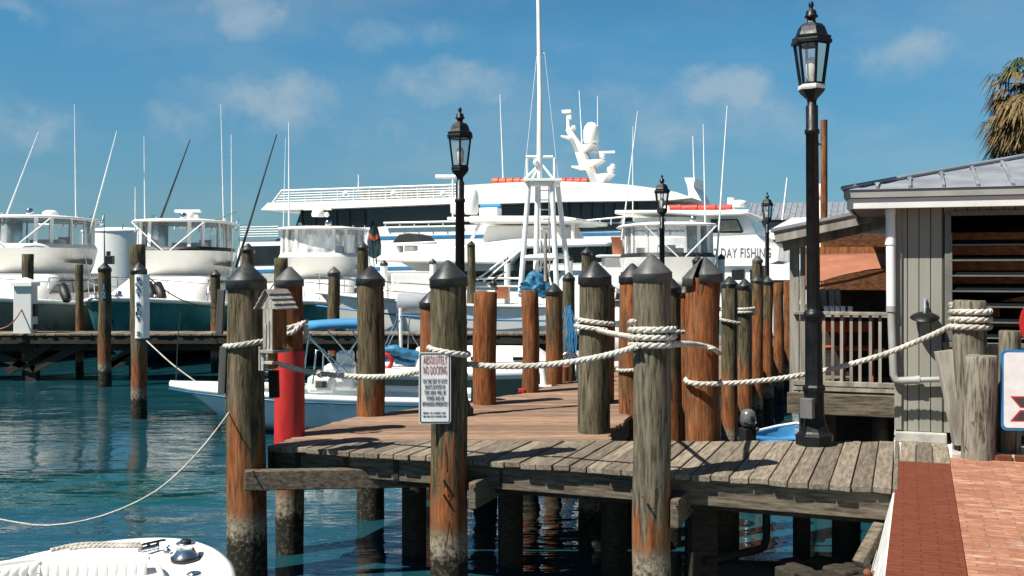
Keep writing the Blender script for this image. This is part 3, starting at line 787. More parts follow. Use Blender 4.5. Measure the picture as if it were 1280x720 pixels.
rope('white rope looped round the sign piling just above its sign', ring_pts(c560, .180, zY(440,9.8), .03, R(180)), RR)
c_l = P(797,437,9.05)
rope('white rope hanging from the sign piling to the triple coil', [P(583,455,9.95),P(610,457.5,9.85),P(650,458,9.7),P(690,455.5,9.55),P(735,449,9.35),P(775,440,9.15),P(797,433,9.0)], RR)
rope('triple coil of thick white rope round the foremost piling', ring_pts(c815, .183, zY(437,9.0), .008, R(180), 16, 3.4, R(75), .064), .030)
rope('upper white rope loop on the stout olive grey piling', ring_pts(c745, .20, zY(403,11.6), .025, R(180)), .028)
rope('lower white rope loop on the stout olive grey piling, running to the triple coil', ring_pts(c745, .205, zY(411,11.6), .02, R(180), 14, .8, R(20))[2:]+[P(748,413,11.45),P(770,418,10.6),P(788,421,9.5),P(800,421,9.02)], .028)
rope('white rope from the triple coil curling round the split piling', [P(833,428,9.02),P(845,430,9.3),P(862,430,10.4),P(878,432,11.12),P(892,436,11.16),P(899.5,442,11.35)], RR)
rope('long white rope from the split piling past the lamp to the stump by the hut', [P(862,470,11.45),P(857,476,11.3),P(866,479,11.18),P(885,480,11.14),P(930,478,11.12),P(975,473,11.15),P(1018,465.5,11.15),P(1060,456,11.05),P(1110,441,10.9),P(1160,421,10.65),P(1190,407,10.45),P(1197,404,10.35)], RR)
for (o, py, lab, rr_) in ((rowp[0], 402, 'white rope ring on the first piling of the receding row', .15),):
    rope(lab, ring_pts(o.location, rr_, zY(py,o.location.y-.1), .03, R(180)), .026)
rope('pair of white rope turns on the second piling of the receding row', ring_pts(rowp[1].location, .15, zY(393,18.1), 0, 0, 14, 2.1, 0, .055), .024)
rope('white rope ring on the dark slim piling behind the triple coil', ring_pts(P(838,HY,11.85), .145, zY(413,11.8), .02, R(180)), .024)
rope('white rope ring on the brown streaked piling left of the triple coil', ring_pts(P(791,HY,13.35), .19, zY(462,13.2), .02, 0), .024)

def line(label, pts, r, mat, name='mooring_line', group='thin mooring lines'):
    mb = MB(); mb.tube(catmull(pts, .15), r, 6); o = mb.build(name, M_[mat]); return tag(o, label, 'rope', group)
line('thin mooring line sagging from the thick piling over the water to the lower left', [P(286,516,10.45),P(278,527,10.2),P(258,553,9.9),P(230,584,9.6),P(195,614,9.4),P(150,637,9.2),P(105,651,9.1),P(60,657,9.0),P(20,653,9.0),P(-40,640,9.0),P(-110,615,9.0)], .008, 'rope')
line('pale line from the BOAT RENT piling down to the blue boat bow', [P(182,425,22),P(215,455,21.5),P(246,478,21.2)], .014, 'rope')
line('dark line drooping from the BOAT RENT piling to the small capped piling', [P(176,338,22),P(205,362,25),P(235,378,29),P(268,385,32.1)], .016, 'black')
line('orange line draped over the finger pier by the white pedestal', [P(28,385,29.6),P(20,398,29.3),P(10,408,29.3),P(-10,414,29.3)], .02, 'drum')

# ---------------------------------------------------------- things on piles
# no docking sign
sg = thing('dock_sign', 'white metal sign reading ABSOLUTELY NO DOCKING on a capped piling', 'sign', P(543.5,485,9.70), R(3))
def rrect(w, h, r, n=6):
    pts = []
    for cx, cy, a0 in ((w/2-r,h/2-r,0),(-w/2+r,h/2-r,90),(-w/2+r,-h/2+r,180),(w/2-r,-h/2+r,270)):
        for k in range(n+1): a = R(a0+90*k/n); pts.append((cx+r*math.cos(a), cy+r*math.sin(a)))
    return pts
W_, H_ = .287, .640
mb = MB(); mb.prism([(x,0,z) for x,z in rrect(W_,H_,.025)], (0,.004,0)); mb.build('panel', M_['sign_white'], sg)
def ringmesh(mb, w, h, r, t, y0, y1):
    o, i = rrect(w,h,r), rrect(w-2*t,h-2*t,max(.003,r-t)); n = len(o)
    for k in range(n):
        j = (k+1)%n
        mb.prism([(o[k][0],y0,o[k][1]),(o[j][0],y0,o[j][1]),(i[j][0],y0,i[j][1]),(i[k][0],y0,i[k][1])], (0,y1-y0,0))
mb = MB(); ringmesh(mb, W_-.016, H_-.016, .02, .010, -.0025, -.0002); mb.build('border', M_['ink_black'], sg)
TX = lambda x, z, y=-.004: Matrix.Translation((x, y, z)) @ Matrix.Rotation(R(90),4,'X')
mb = MB(); text_mb(mb, 'ABSOLUTELY', .110, TX(0,.252), width=.212, bold=-.0016); text_mb(mb, 'NO DOCKING', .110, TX(0,.160), width=.208, bold=-.0016); mb.build('lettering', M_['ink_red'], sg)
mb = MB()
for i, (s, q) in enumerate((('ON THIS SIDE OF DOCK',.40),('BOATS DOCKED IN',.42),('THIS AREA WILL BE',.42),('TOWED AND OR',.42),('IMPOUNDED IMMEDIATELY',.37))):
    text_mb(mb, s, .056, TX(0,.064-i*.051), width=(.215,.175,.190,.160,.228)[i], bold=-.0008)
mb.build('lettering', M_['ink_black2'], sg)
mb = MB()
for zz in (-.222,-.252):
    x = -.105
    while x < .10:
        w = random.choice((.006,.006,.008,.004)); mb.box((x+w/2,-.003,zz), (w,.002,random.choice((.014,.016,.012)))); x += w+random.choice((.003,.004,.010))
mb.build('small_print', M_['ink_grey'], sg)

# boat rental board
bs = thing('rental_board', 'narrow white vertical board lettered BOAT RENT S on the water piling', 'sign', P(173.5,380,21.92), 0)
mb = MB(); n = 10; a0, a1 = R(203), R(337); rr = .182
out = [Vector((rr*math.cos(a0+(a1-a0)*k/n)+.005, rr*math.sin(a0+(a1-a0)*k/n)+.18, 0)) for k in range(n+1)]
zt, zb_ = zY(343,21.9)-bs.location.z, zY(423,21.9)-bs.location.z
mb.loft([[p+Vector((0,0,zb_)) for p in out]+[p*1.0+Vector((0,.03,zb_)) for p in reversed(out)], [p+Vector((0,0,zt)) for p in out]+[p+Vector((0,.03,zt)) for p in reversed(out)]], True, smooth=False)
mb.build('panel', M_['sign_white'], bs)
mb = MB()
for ch, py in (('B',349.5),('O',356),('A',362),('T',368.5),('R',381),('E',387),('N',392.5),('T',399),('S',417.5)):
    text_mb(mb, ch, .122, TX(0, zY(py,21.9)-bs.location.z, -.012), sx=1.45, bold=.004)
mb.build('lettering', M_['ink_teal'], bs)
# number on the other piling
mb = MB()
for ch, py in (('1',359),('2',369)):
    text_mb(mb, ch, .22, TX(P(129.5,0,28.12).x, zY(py,28.12), 28.3-.178), bold=.006)
mb.build('painted_number', M_['stripe'], pil_130, True)
# black box light on that piling
mb = MB(); p = P(137,325,28.3); mb.box(p, (.2,.2,.22)); mb.box(p+Vector((-.03,0,.16)), (.09,.09,.14)); mb.beam(p, p+Vector((-.14,0,-.1)), .05,.05)
tag(mb.build('dock_light', M_['black'], bevel=.01), 'small dark box light fixed on the piling with the blue number', 'light')
# power pedestal
pd = thing('power_pedestal', 'white dock power pedestal with a sloped cap on the finger pier', 'pedestal', P(32,417,29.75))
h = (417-347)/F*29.75
mb = MB(); mb.box((0,0,h*.43), (.50,.40,h*.86)); mb.build('column', M_['cream'], pd, bevel=.02)
mb = MB(); mb.lathe([(.40,h*.85),(.40,h*.92),(.05,h*1.0)], (0,0,0), 4, smooth=False, ph=R(45)); mb.build('cap', M_['white'], pd)
mb = MB(); mb.box((.27,-.02,h*.42), (.08,.2,.34)); mb.box((.3,-.02,h*.12), (.1,.16,.14)); mb.build('socket', M_['black'], pd)

# birdhouse
bh = thing('birdhouse', 'weathered wooden birdhouse with a shingled gable roof between two pilings', 'birdhouse', P(336,437,10.22), R(-28)); bh.scale = (.67,.67,.88)
s_ = 10.22/F
mb = MB(); mb.box((.0,.14,.22), (.17,.30,.46)); mb.build('body', M_['orange_timber'], bh, bevel=.006)
mb = MB()
for k, x in enumerate((-.06,.0,.06)): mb.box((x,-.018,.20+.012*k), (.054,.02,.50))
mb.box((-.03,-.036,.15), (.03,.012,.26)); mb.box((.03,-.036,.17), (.03,.012,.28)); mb.build('front_board', M_['bird'], bh, bevel=.004)
mb = MB(); mb.prism([(-.16,-.03,.44),(.16,-.03,.44),(0,-.03,.62)], (0,.03,0)); mb.build('gable', M_['bird'], bh)
for sgn in (-1,1):
    mb = MB()
    for k in range(4):
        a = .0+k*.062; b = a+.068
        pa = Vector((sgn*(a*.76), -.08, .645-a*.85+.006*k*0)); pb = Vector((sgn*(b*.76+.01), -.08, .645-b*.85))
        nrm = Vector((sgn*.75,0,.66))*.014
        mb.prism([pa,pb,pb+nrm*1.4,pa+nrm*.6], (0,.47,0))
    mb.build('roof', M_['bird'], bh, bevel=.003)
mb = MB(); mb.box((0,.12,-.02), (.26,.38,.03)); mb.box((-.10,.0,-.12), (.05,.05,.22)); mb.box((.02,.02,-.14), (.16,.14,.03)); mb.box((-.15,-.01,-.10), (.03,.04,.26))
mb.beam((.08,.30,-.02),(.02,.02,.14), .05,.03)
mb.build('bracket', M_['bird'], bh, bevel=.004)
mb = MB(); mb.box((.03,.05,-.12), (.10,.10,.17)); mb.build('feeder_box', M_['orange_timber'], bh, bevel=.004)
for k,(px,py0,py1,Y) in enumerate(((274,362,418,10.72),(277,433,492,10.5))):
    mb = MB(); mb.beam(P(px+3,py0,Y),P(px,py1,Y), .07,.05, (0,1,0))
    tag(mb.build('fender_board', M_['dark_plank'], bevel=.006), ('upper' if k == 0 else 'lower')+' grey plank bolted to the left side of the thick birdhouse piling', 'plank', 'planks on the thick piling')
mb = MB(); mb.beam(P(342,463,10.9),P(343,497,10.9), .10,.06,(0,1,0)); tag(mb.build('hanging_block', M_['dark_timber'], bevel=.006), 'dark wooden block hanging beneath the birdhouse', 'block')

# blue line bundle on a piling
mb = MB(); c = P(711,385,21.75)
for k in range(13):
    x = random.uniform(-.11,.11); zt = .0+random.uniform(-.03,.04); ln = random.uniform(.5,1.15)
    pts = [c+Vector((x*.5,-.02,zt+.02)), c+Vector((x*1.2+random.uniform(-.04,.04),-.05,-ln*.4)), c+Vector((x+random.uniform(-.05,.05),-.04,-ln)), c+Vector((x+.06,-.05,-ln*.5)), c+Vector((-x*.4,-.03,zt))]
    mb.tube(catmull(pts,.08), .0095, 5)
tag(mb.build('line_bundle', M_['canvas_blue']), 'tangle of bright blue line hanging on a narrow dark piling', 'rope')

# --------------------------------------------------------------- the hut
hut = thing('boat_hut', 'grey board sided hut with a galvanised hip roof and louvred window on the quay', 'hut', HO, H_RZ)
ZB = 1.355; ZT = 3.72
mb = MB(); wl = .48; x = 0.0; k = 0
def siding(mb, x0, x1, z0, z1):
    x = x0
    while x < x1-.005:
        w = min(.112, x1-x); mb.box((x+w/2, -.012, (z0+z1)/2-DECK), (w-.008,.024,z1-z0)); x += w
siding(mb, 0, wl-.02, ZB, ZT); siding(mb, wl-.02, 2.3, 3.60, ZT); siding(mb, wl-.02, 2.3, ZB, 2.28); siding(mb, 2.3, 6.0, ZB, ZT)
mb.build('wall', M_['siding'], hut, bevel=.003)
mb = MB()
mb.box((.03,2.2,(ZB+ZT)/2-DECK), (.06,4.3,ZT-ZB)); mb.box((wl/2+.02,.05,(ZB+ZT)/2-DECK), (wl-.04,.07,ZT-ZB)); mb.box((4.1,.05,(ZB+ZT)/2-DECK), (3.6,.07,ZT-ZB))
mb.box((1.4,.05,(ZB+2.28)/2-DECK), (1.9,.07,2.28-ZB)); mb.box((1.4,.05,3.66-DECK), (1.9,.07,.12))
mb.box((3.0,4.3,(ZB+ZT)/2-DECK+.06), (6,.06,ZT-ZB+.12)); mb.box((3.0,2.2,ZT+.10-DECK),(5.9,4.1,.03)); mb.box((5.97,2.2,(ZB+ZT)/2-DECK), (.06,4.3,ZT-ZB))
mb.build('inner_wall', M_['brown_wall'], hut)
mb = MB(); mb.box((1.6,.75,3.15-DECK), (2.4,.04,.55)); mb.box((1.6,.62,2.45-DECK), (2.4,.35,.05)); mb.beam((.6,.45,2.55-DECK),(2.1,.5,2.95-DECK),.06,.05); mb.box((.9,.6,2.58-DECK),(.25,.2,.2)); mb.build('shelf', M_['bright_wood'], hut)  # inner boards put in with a lightened wood colour to catch skylight
mb = MB(); mb.box((.02,-.03,(ZB+ZT)/2-DECK), (.07,.05,ZT-ZB-.02)); mb.build('corner_board', M_['siding'], hut, bevel=.004)
wn = None
mb = MB(); mb.box((wl+.02,-.02,2.94-DECK), (.06,.06,1.34)); mb.box((1.4,-.02,3.60-DECK), (1.8,.06,.05)); mb.box((2.28,-.02,2.94-DECK), (.06,.06,1.34)); mb.box((1.4,-.03,2.26-DECK), (1.9,.09,.05))
wn = mb.build('window', M_['slat_grey'], hut, bevel=.004)
mb = MB()
for k in range(8):
    z = 3.30-k*.157; mb.box((1.385,.0,z-DECK), (1.70,.012,.11), rx=R(-62))
mb.build('louvre_glass', M_['glass'], wn)
mb = MB()
for k in range(8):
    z = 3.30-k*.157; mb.box((1.385,-.052,z-DECK-.024), (1.72,.014,.014))
mb.box((.53,-.045,2.85-DECK), (.02,.02,1.1)); mb.build('louvre_frame', M_['slat_grey'], wn)
# roof and eaves
zf0, zf1 = 3.65, 3.85
s0, t0, s1, t1 = -.46, -.30, 6.4, 4.7
mb = MB()
mb.beam((s0,t0,zf0+.05-DECK),(s1,t0,zf0+.05-DECK), .03,.105); mb.beam((s0,t0+.016,zf0+.05-DECK),(s0,t1,zf0+.05-DECK), .03,.105)
mb.build('fascia', M_['fascia'], hut, bevel=.004); mb = MB()
mb.beam((s0-.03,t0-.03,zf0+.148-DECK),(s1,t0-.03,zf0+.148-DECK), .03,.082); mb.beam((s0-.03,t0-.014,zf0+.148-DECK),(s0-.03,t1,zf0+.148-DECK), .03,.082)
mb.build('drip_board', M_['soffit'], hut, bevel=.004)
mb = MB(); mb.box(((s0+s1)/2,(t0+.0)/2+.012,zf0+.02-DECK), (s1-s0-.06,abs(t0)-.01,.02)); mb.box((s0/2+.01,(t1)/2,zf0+.02-DECK), (abs(s0)-.05,t1,.02)); mb.build('soffit', M_['soffit'], hut)
ap = Vector((2.6,2.3,4.55-DECK)); ap2 = Vector((3.6,2.3,4.55-DECK))
c = [Vector((s0-.06,t0-.06,zf1-.01-DECK)), Vector((s1,t0-.06,zf1-.01-DECK)), Vector((s1,t1,zf1-.01-DECK)), Vector((s0-.06,t1,zf1-.01-DECK))]
mb = MB(); mb.add(c+[ap,ap2], [(0,1,5,4),(1,2,5),(2,3,4,5),(3,0,4),(0,3,2,1)])
rf = mb.build('roof', M_['galv'], hut)
mb = MB()
def onroof(s, q):      # along front slope from eave to ridge
    e = Vector((s,t0-.06,zf1-.01-DECK)); sl_ = (ap-Vector((ap.x,t0-.06,zf1-.01-DECK)))
    return e+sl_*q
for k in range(14):
    s = s0+.28+k*.315
    qm = min(1, (s-s0)/(ap.x-s0)) if s < ap.x else (1 if s < ap2.x else max(.02,(s1-s)/(s1-ap2.x)))
    a, b = onroof(s,.005), onroof(s,qm*.97); up = Vector((0,0,.014))
    mb.beam(a+up, b+up, .028,.03)
    if k % 1 == 0: 
        m_ = onroof(s,min(qm*.9,.42)); mb.box(m_+Vector((0,0,.016)), (.05,.10,.02))
mb.tube([c[0]+Vector((0,0,.02)), ap+Vector((0,0,.03))], .022, 8)
mb.build('seam', M_['galv'], rf)
mb = MB(); x = 1.0
mb.box((.24,-.02,1.30-DECK), (.50,.18,.10)); mb.build('plinth', M_['concrete'], hut, bevel=.01)
# downpipe: white upper, grey lower, elbow along the wall
def hp(px, py, t): # photo point on a plane parallel to the hut front, t metres in front
    o = HO-D2*t; k = (px-CX)/F
    s = (k*o.y-o.x)/(E2.x-k*E2.y); Y = o.y+E2.y*s
    return Vector((s, -t, zY(py,Y)-DECK))
a = hp(1113,258,.10); b = hp(1114,386,.10); c_ = hp(1117,468,.10); d_ = hp(1126,476,.10); e_ = hp(1147,475,.10); f_ = hp(1176,474,.10)
mb = MB(); mb.tube([a,b], .047, 14); mb.tube([hp(1113,297,.10),hp(1113,306,.10)], .054, 14); mb.tube([hp(1113,268,.10),hp(1113,262,.10)], .052,14); dp = mb.build('downpipe', M_['pvc'], hut)
mb = MB(); mb.tube([b,c_,c_+(d_-c_)*.4+Vector((-.012,0,-.03)),d_,e_], .040, 14); mb.tube([b+Vector((0,0,.03)),b-Vector((0,0,.03))], .050,14); mb.build('elbow', M_['pvc_grey'], dp)
mb = MB(); mb.tube([e_,f_], .028, 12); mb.tube([e_-Vector((.02,0,0)),e_+Vector((.02,0,0))], .045, 12); mb.build('conduit', M_['pvc_grey'], dp)
# wall lamp with a wide shallow shade
wlp = thing('wall_lamp', 'small barn lamp with shallow dark shade on the grey hut wall', 'lamp', HO, H_RZ)
p0 = hp(1156,378,.03); p1 = hp(1156,393,.16)
mb = MB(); mb.box(hp(1156,379,.035), (.035,.04,.10)); mb.tube([p0,p0+Vector((0,-.06,.03)),p1+Vector((0,0,.05)),p1], .012, 8); mb.build('bracket', M_['galv'], wlp)
mb = MB(); T = Matrix.Translation(p1) @ Matrix.Rotation(R(18),4,'X'); mb.lathe([(.02,.016),(.05,.012),(.10,-.004),(.138,-.028),(.143,-.034),(.132,-.028),(.05,.0)], (0,0,0), 24, T); mb.build('shade', M_['iron'], wlp)
mb = MB(); mb.ball(p1+Vector((0,0,-.05)), .035); mb.build('bulb', M_['bulb'], wlp)

# ----------------------------------------------------- porch behind the hut
PO = P(992, HY, 13.6); PO = Vector((PO.x, PO.y, 0))
por = thing('porch', 'lean-to timber porch with a railing and sloping metal roof left of the hut', 'porch', PO, H_RZ)
def pp(px, py, t=0.0):
    o = PO+D2*t; k = (px-CX)/F; s = (k*o.y-o.x)/(E2.x-k*E2.y); Y = o.y+E2.y*s
    return Vector((s, t, zY(py,Y)))
SR = pp(1128,300).x
zfl = pp(1000,484).z
mb = MB(); mb.box((SR/2,1.6,zfl-.03), (SR+.1,3.2,.06)); mb.build('floor', M_['timber'], por)
mb = MB(); mb.box((SR/2+.05,1.3,zfl/2-.5), (SR+.0,.08,zfl+.9)); mb.box((-.02,2.2,zfl/2-.5),(.06,1.8,zfl+.9)); mb.build('dark_backing_wall', M_['dark_timber'], por)  # dark walls added so the water under the porch reads dark
mb = MB(); mb.box((SR/2+.1,1.75,(zfl+2.75)/2), (SR-.1,.05,2.75-zfl)); mb.build('shade_panel', M_['dark_timber'], por)  # plain dark panel standing in for the shade below the awning
mb = MB(); zb0 = pp(1000,503).z; mb.box((SR/2-.02,-.05,zb0), (SR+.10,.12,.26)); mb.build('beam', M_['timber'], por, bevel=.01)
ztop = pp(1000,391).z; zlow = pp(1000,478).z
mb = MB(); mb.box((SR/2,-.02,ztop), (SR,.11,.04)); mb.box((SR/2,-.01,zlow+.0), (SR,.07,.06)); mb.box((SR/2,-.01,zlow-.07), (SR,.05,.05)); split_build(mb, 'rail', M_['rail_wood'], por, bevel=.005)
for px in (1016,1030,1041,1052,1064,1075,1088,1100):
    mb = MB(); a = pp(px,395); mb.box((a.x,-.01,(ztop+zlow)/2), (.036,.04,ztop-zlow)); mb.build('baluster', M_['rail_wood'], por)
for px, w in ((993,.115),(1003.5,.06)):
    a = pp(px,300); mb = MB(); zt = a.z+.02; mb.box((a.x,.02,(zt+zfl)/2-.15), (w,.09,zt-zfl+.3)); mb.build('post', M_['rail_wood'], por, bevel=.006)
# roof slopes up to the right
ra, rb = pp(963,290,-.3), pp(1118,258,-.3)
RDp = 1.0
mb = MB(); mb.prism([ra,rb,rb+Vector((0,RDp,0)),ra+Vector((0,RDp,0))], (0,0,.02))
n_ = 7
for k in range(n_):
    q = k/n_; a = ra+Vector((0,RDp*q+.03,.028)); b = rb+Vector((0,RDp*q+.03,.028)); mb.beam(a,b,.05,.02)
mb.build('roof', M_['galv'], por)
mb = MB(); dz = Vector((0,.05,-.075)); mb.beam(ra+dz+Vector((.05,0,0)),rb+dz,.05,.12); mb.beam(ra+dz+Vector((.12,0.26,-.10)),rb+dz+Vector((0,.26,-.08)),.08,.12)
mb.build('roof_beam', M_['rail_wood'], por, bevel=.005)
mb = MB(); x = .9
mb.box((SR/2+.15,3.0,zfl+1.0), (SR-.05,.06,2.05)); mb.build('back_wall', M_['brown_wall'], por)
# awning cloth sagging
aw = MB(); rows = []
for i in range(9):
    q = i/8; row_ = []
    for j in range(13):
        u = j/12; px = 1002+112*u; top = 318+(-2)*u; bot = 361-26*u-6*math.sin(u*3.1)
        py = top+(bot-top)*q; t = 2.35-1.25*q+.05*math.sin(u*9+q*4)-.10*math.sin(q*3.1)
        row_.append(pp(px,py,t))
    rows.append(row_)
aw.loft(rows, False, False, False)
o = aw.build('awning', M_['canvas_brown'], por); sm_ = o.modifiers.new('Solidify','SOLIDIFY'); sm_.thickness = .012
mb = MB(); mb.tube([pp(1002,361.5,1.09),pp(1060,351,1.08),pp(1114,337,1.07)], .018, 8); mb.build('awning_bar', M_['canvas_brown'], por)
mb = MB(); mb.box((pp(1060,313,2.5).x,2.5,pp(1060,313,2.5).z), (1.4,.05,.10)); mb.build('header_board', M_['orange_timber'], por)
for px in (895+130,1036,1046):
    pass
for i, px in enumerate((1029,1038.5,1046.5)):
    mb = MB(); a = pp(px,361,.55); b = pp(px+1.5,386,.5); mb.beam(a,b,.07,.02,(0,1,0)); tag(mb.build('leaning_board', M_['rail_wood'], por), None)
rot_h = Matrix.Translation(PO) @ Matrix.Rotation(H_RZ,4,'Z')
mb = MB(); mb.box((pp(1075,388,.3).x-.12,.32,ztop-.04), (.9,.22,.03)); mb.build('shelf', M_['rail_wood'], por)
labs = ['leftmost white paper cup on the porch shelf','second white cup from the left on the porch shelf','third white cup from the left on the porch shelf','fourth white cup from the left on the porch shelf','rightmost white cup on the porch shelf']
for i, px in enumerate((1033,1040,1047,1054,1063)):
    a = rot_h @ pp(px,388,.3); a.z = ztop-.02; mb = MB(); mb.lathe([(.024,0),(.034,.10),(.03,.10)], a, 12)
    tag(mb.build('cup', M_['white']), labs[i], 'cup', 'white cups on the porch shelf')
def chair(px, t, label):
    a = pp(px,470,t); w = rot_h @ Vector((a.x,t,zfl)); g = thing('cafe_chair', label, 'chair', w, H_RZ, 'red chairs on the porch')
    mb = MB(); mb.box((0,0,.45), (.4,.4,.04)); mb.build('seat', M_['raft'], g)
    mb = MB(); mb.box((0,.19,.72), (.38,.03,.14)); mb.box((0,.19,.88), (.38,.03,.06)); mb.build('backrest', M_['raft'], g)
    for sx in (-.18,.18):
        mb = MB(); mb.box((sx,-.18,.22), (.04,.04,.44)); mb.build('leg', M_['raft'], g)
        mb = MB(); mb.box((sx,.19,.45), (.04,.04,.9)); mb.build('leg', M_['raft'], g)
chair(1036,.75,'orange red chair nearest the porch corner post'); chair(1072,.85,'orange red chair behind the middle of the porch railing')
# posts under the porch
for px in (1010,1034,1100):
    a = pp(px,520,.1); mb = MB(); mb.lathe([(.10,-1.0),(.10,zb0-.13)], (a.x,.2,0), 12); mb.build('stilt', M_['dark_timber'], por)

# ------------------------------------------------ stumps and sign by the hut
SG = 'timber stumps by the hut'
st1 = piling(1213,10.42,40,377,'tall flat topped stump wound with three turns of rope, beside the hut',None,1.2,.0,.45,zb=1.2,name='timber_stump',cat='stump',group=SG)
rope('triple turn of white rope round the tall stump by the hut', ring_pts(st1.location, .172, zY(412,10.3), .012, R(180), 16, 3.1, R(150), .072), .031)
piling(1222.5,10.12,38,446,'short thick whitish stump standing in front of the roped stump',None,.6,0,.7,zb=1.2,lean=(.03,0),name='timber_stump',cat='stump',group=SG)
piling(1261,10.3,26,415,'slim grey stump behind the blue bordered sign',None,1.2,0,.4,zb=1.2,name='timber_stump',cat='stump',group=SG)
mb = MB(); a, b = P(1186,440,10.5), P(1199,556,10.35)
mb.loft([[b+Vector((x,y,0)) for x,y in ((-.05,-.04),(.05,-.05),(.05,.05),(-.05,.05))],[ (a+b)/2+Vector((x,y,0)) for x,y in ((-.085,-.045),(.075,-.05),(.075,.05),(-.085,.05))],[a+Vector((x,y,z)) for x,y,z in ((-.13,-.04,.0),(.10,-.04,.03),(.10,.05,.03),(-.13,.05,.0))]], smooth=False)
tag(mb.build('timber_slab', M_['rail_wood'], bevel=.008), 'grey split timber slab leaning against the hut wall', 'timber')
mb = MB(); mb.beam(P(1241,430,10.6),P(1243,560,10.5), .08,.06,(0,1,0)); tag(mb.build('fence_picket', M_['rail_wood'], bevel=.005), 'narrow grey picket between the whitish stump and the slim stump', 'picket')
mb = MB(); mb.prism([Vector((p.x,p.y,DECK-.03)) for p in (P(1190,566,10.2)*1, P(1330,571,9.9)*1, P(1330,560,10.7)*1, P(1190,556,10.75)*1)], (0,0,.065))
tag(mb.build('stump_kerb', M_['concrete'], bevel=.01), kind='structure')
mb = MB()
for k in range(8):
    a = P(1216,571,10.1); mb.box((a.x+.02+k*.205, a.y-.075*k, DECK+.03), (.195,.09,.05), rz=R(-20))
tag(mb.build('brick_edging', M_['brick_red'], bevel=.006), 'row of red bricks laid as edging below the stumps', 'edging')
# painted sign at the frame's edge
ps = thing('painted_sign', 'white rounded sign with a blue border and red edged black bow shape', 'sign', P(1293,488,10.0), R(-6))
w, h = 80/F*10, 101/F*10
mb = MB(); mb.prism([(x,0,z) for x,z in rrect(w,h,.05)], (0,.02,0)); mb.build('border', M_['sign_blue'], ps)
mb = MB(); mb.prism([(x,-.004,z) for x,z in rrect(w-.05,h-.05,.035)], (0,.004,0)); mb.build('panel', M_['sign_white'], ps)
def bow(sc_, y, mat, nm):
    mb = MB(); cx, cz = -.10, -.17
    for sz in (1,-1):
        pts = [(-.115,.115*sz),(.115,.115*sz),(.03,.012*sz),(-.03,.012*sz)]
        c0 = (0, .064*sz)
        pts = [((x-c0[0])*sc_+c0[0]+cx, y, (z-c0[1])*sc_+c0[1]+cz) for x,z in pts]
        mb.prism(pts, (0,.003,0))
    mb.build(nm, M_[mat], ps)
bow(1.0,-.0075,'sign_red','bow_edge'); bow(.74,-.011,'ink_black','bow_shape')
mb = MB(); mb.prism([(-.04+.24*math.cos(k/12*6.283)*1.0+.06,.0,.60+.27*math.sin(k/12*6.283)) for k in range(24)] if False else [(.13+.26*math.cos(k/28*6.283),.0,.62+.27*math.sin(k/28*6.283)) for k in range(28)], (0,.02,0)); mb.build('red_disc', M_['sign_red'], ps)
mb = MB(); mb.tube([(.18,.03,-.55),(.18,.03,.5)], .03, 10); mb.build('sign_post', M_['rail_wood'], ps)

# --------------------------------------------------- under and beside the dock
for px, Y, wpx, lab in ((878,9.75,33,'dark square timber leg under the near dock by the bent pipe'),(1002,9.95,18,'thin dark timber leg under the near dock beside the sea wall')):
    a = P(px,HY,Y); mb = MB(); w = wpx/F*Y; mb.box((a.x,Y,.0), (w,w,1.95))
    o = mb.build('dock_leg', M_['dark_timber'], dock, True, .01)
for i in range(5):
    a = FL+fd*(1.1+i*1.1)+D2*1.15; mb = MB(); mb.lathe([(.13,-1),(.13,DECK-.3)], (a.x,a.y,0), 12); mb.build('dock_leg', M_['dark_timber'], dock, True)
mb = MB(); pts = [P(958,636,9.9),P(958,672,9.9),P(955,684,9.88),P(944,688,9.85),P(915,694,9.75),P(880,702,9.6)]
mb.tube(pts, .036, 10); tag(mb.build('drain_pipe', M_['matt_black']), 'bent black pipe hanging down below the near dock', 'pipe')
mb = MB(); mb.tube([P(868,712,9.9),P(1140,722,9.4)], .10, 14); mb.tube([P(902,713,9.87),P(908,713.3,9.86)], .115, 14); tag(mb.build('outfall_pipe', M_['matt_black']), 'large dark pipe lying level under the near dock', 'pipe')
mb = MB(); mb.beam(P(1101,657,8.75),P(1074,706,8.55), .10,.09); tag(mb.build('wall_timber', M_['timber'], bevel=.01), 'square grey timber leaning along the foot of the sea wall', 'timber')
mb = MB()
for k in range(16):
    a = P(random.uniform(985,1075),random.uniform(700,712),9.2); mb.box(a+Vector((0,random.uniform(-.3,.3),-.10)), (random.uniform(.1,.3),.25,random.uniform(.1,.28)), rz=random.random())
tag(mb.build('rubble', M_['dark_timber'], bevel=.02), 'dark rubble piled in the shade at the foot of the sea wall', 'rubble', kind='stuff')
mb = MB(); p = P(1084,716,8.0); mb.ball(p, .03); mb.ball(p+Vector((.05,0,-.01)), .025); mb.tube([p,p+Vector((.06,.02,-.08))], .012, 6); tag(mb.build('rusty_bolt', M_['rust']), 'rusty orange bolt head sticking out beside the sea wall', 'bolt')
mb = MB(); a = P(1195,716,6.35); mb.tube(catmull([P(1170,730,6.15),P(1180,722,6.25),P(1196,714,6.4),P(1205,716,6.36),P(1200,722,6.25),P(1185,730,6.1)],.02), .02, 8)
tag(mb.build('rope_end', M_['rope']), 'loop of white rope end lying on the red brick kerb', 'rope')

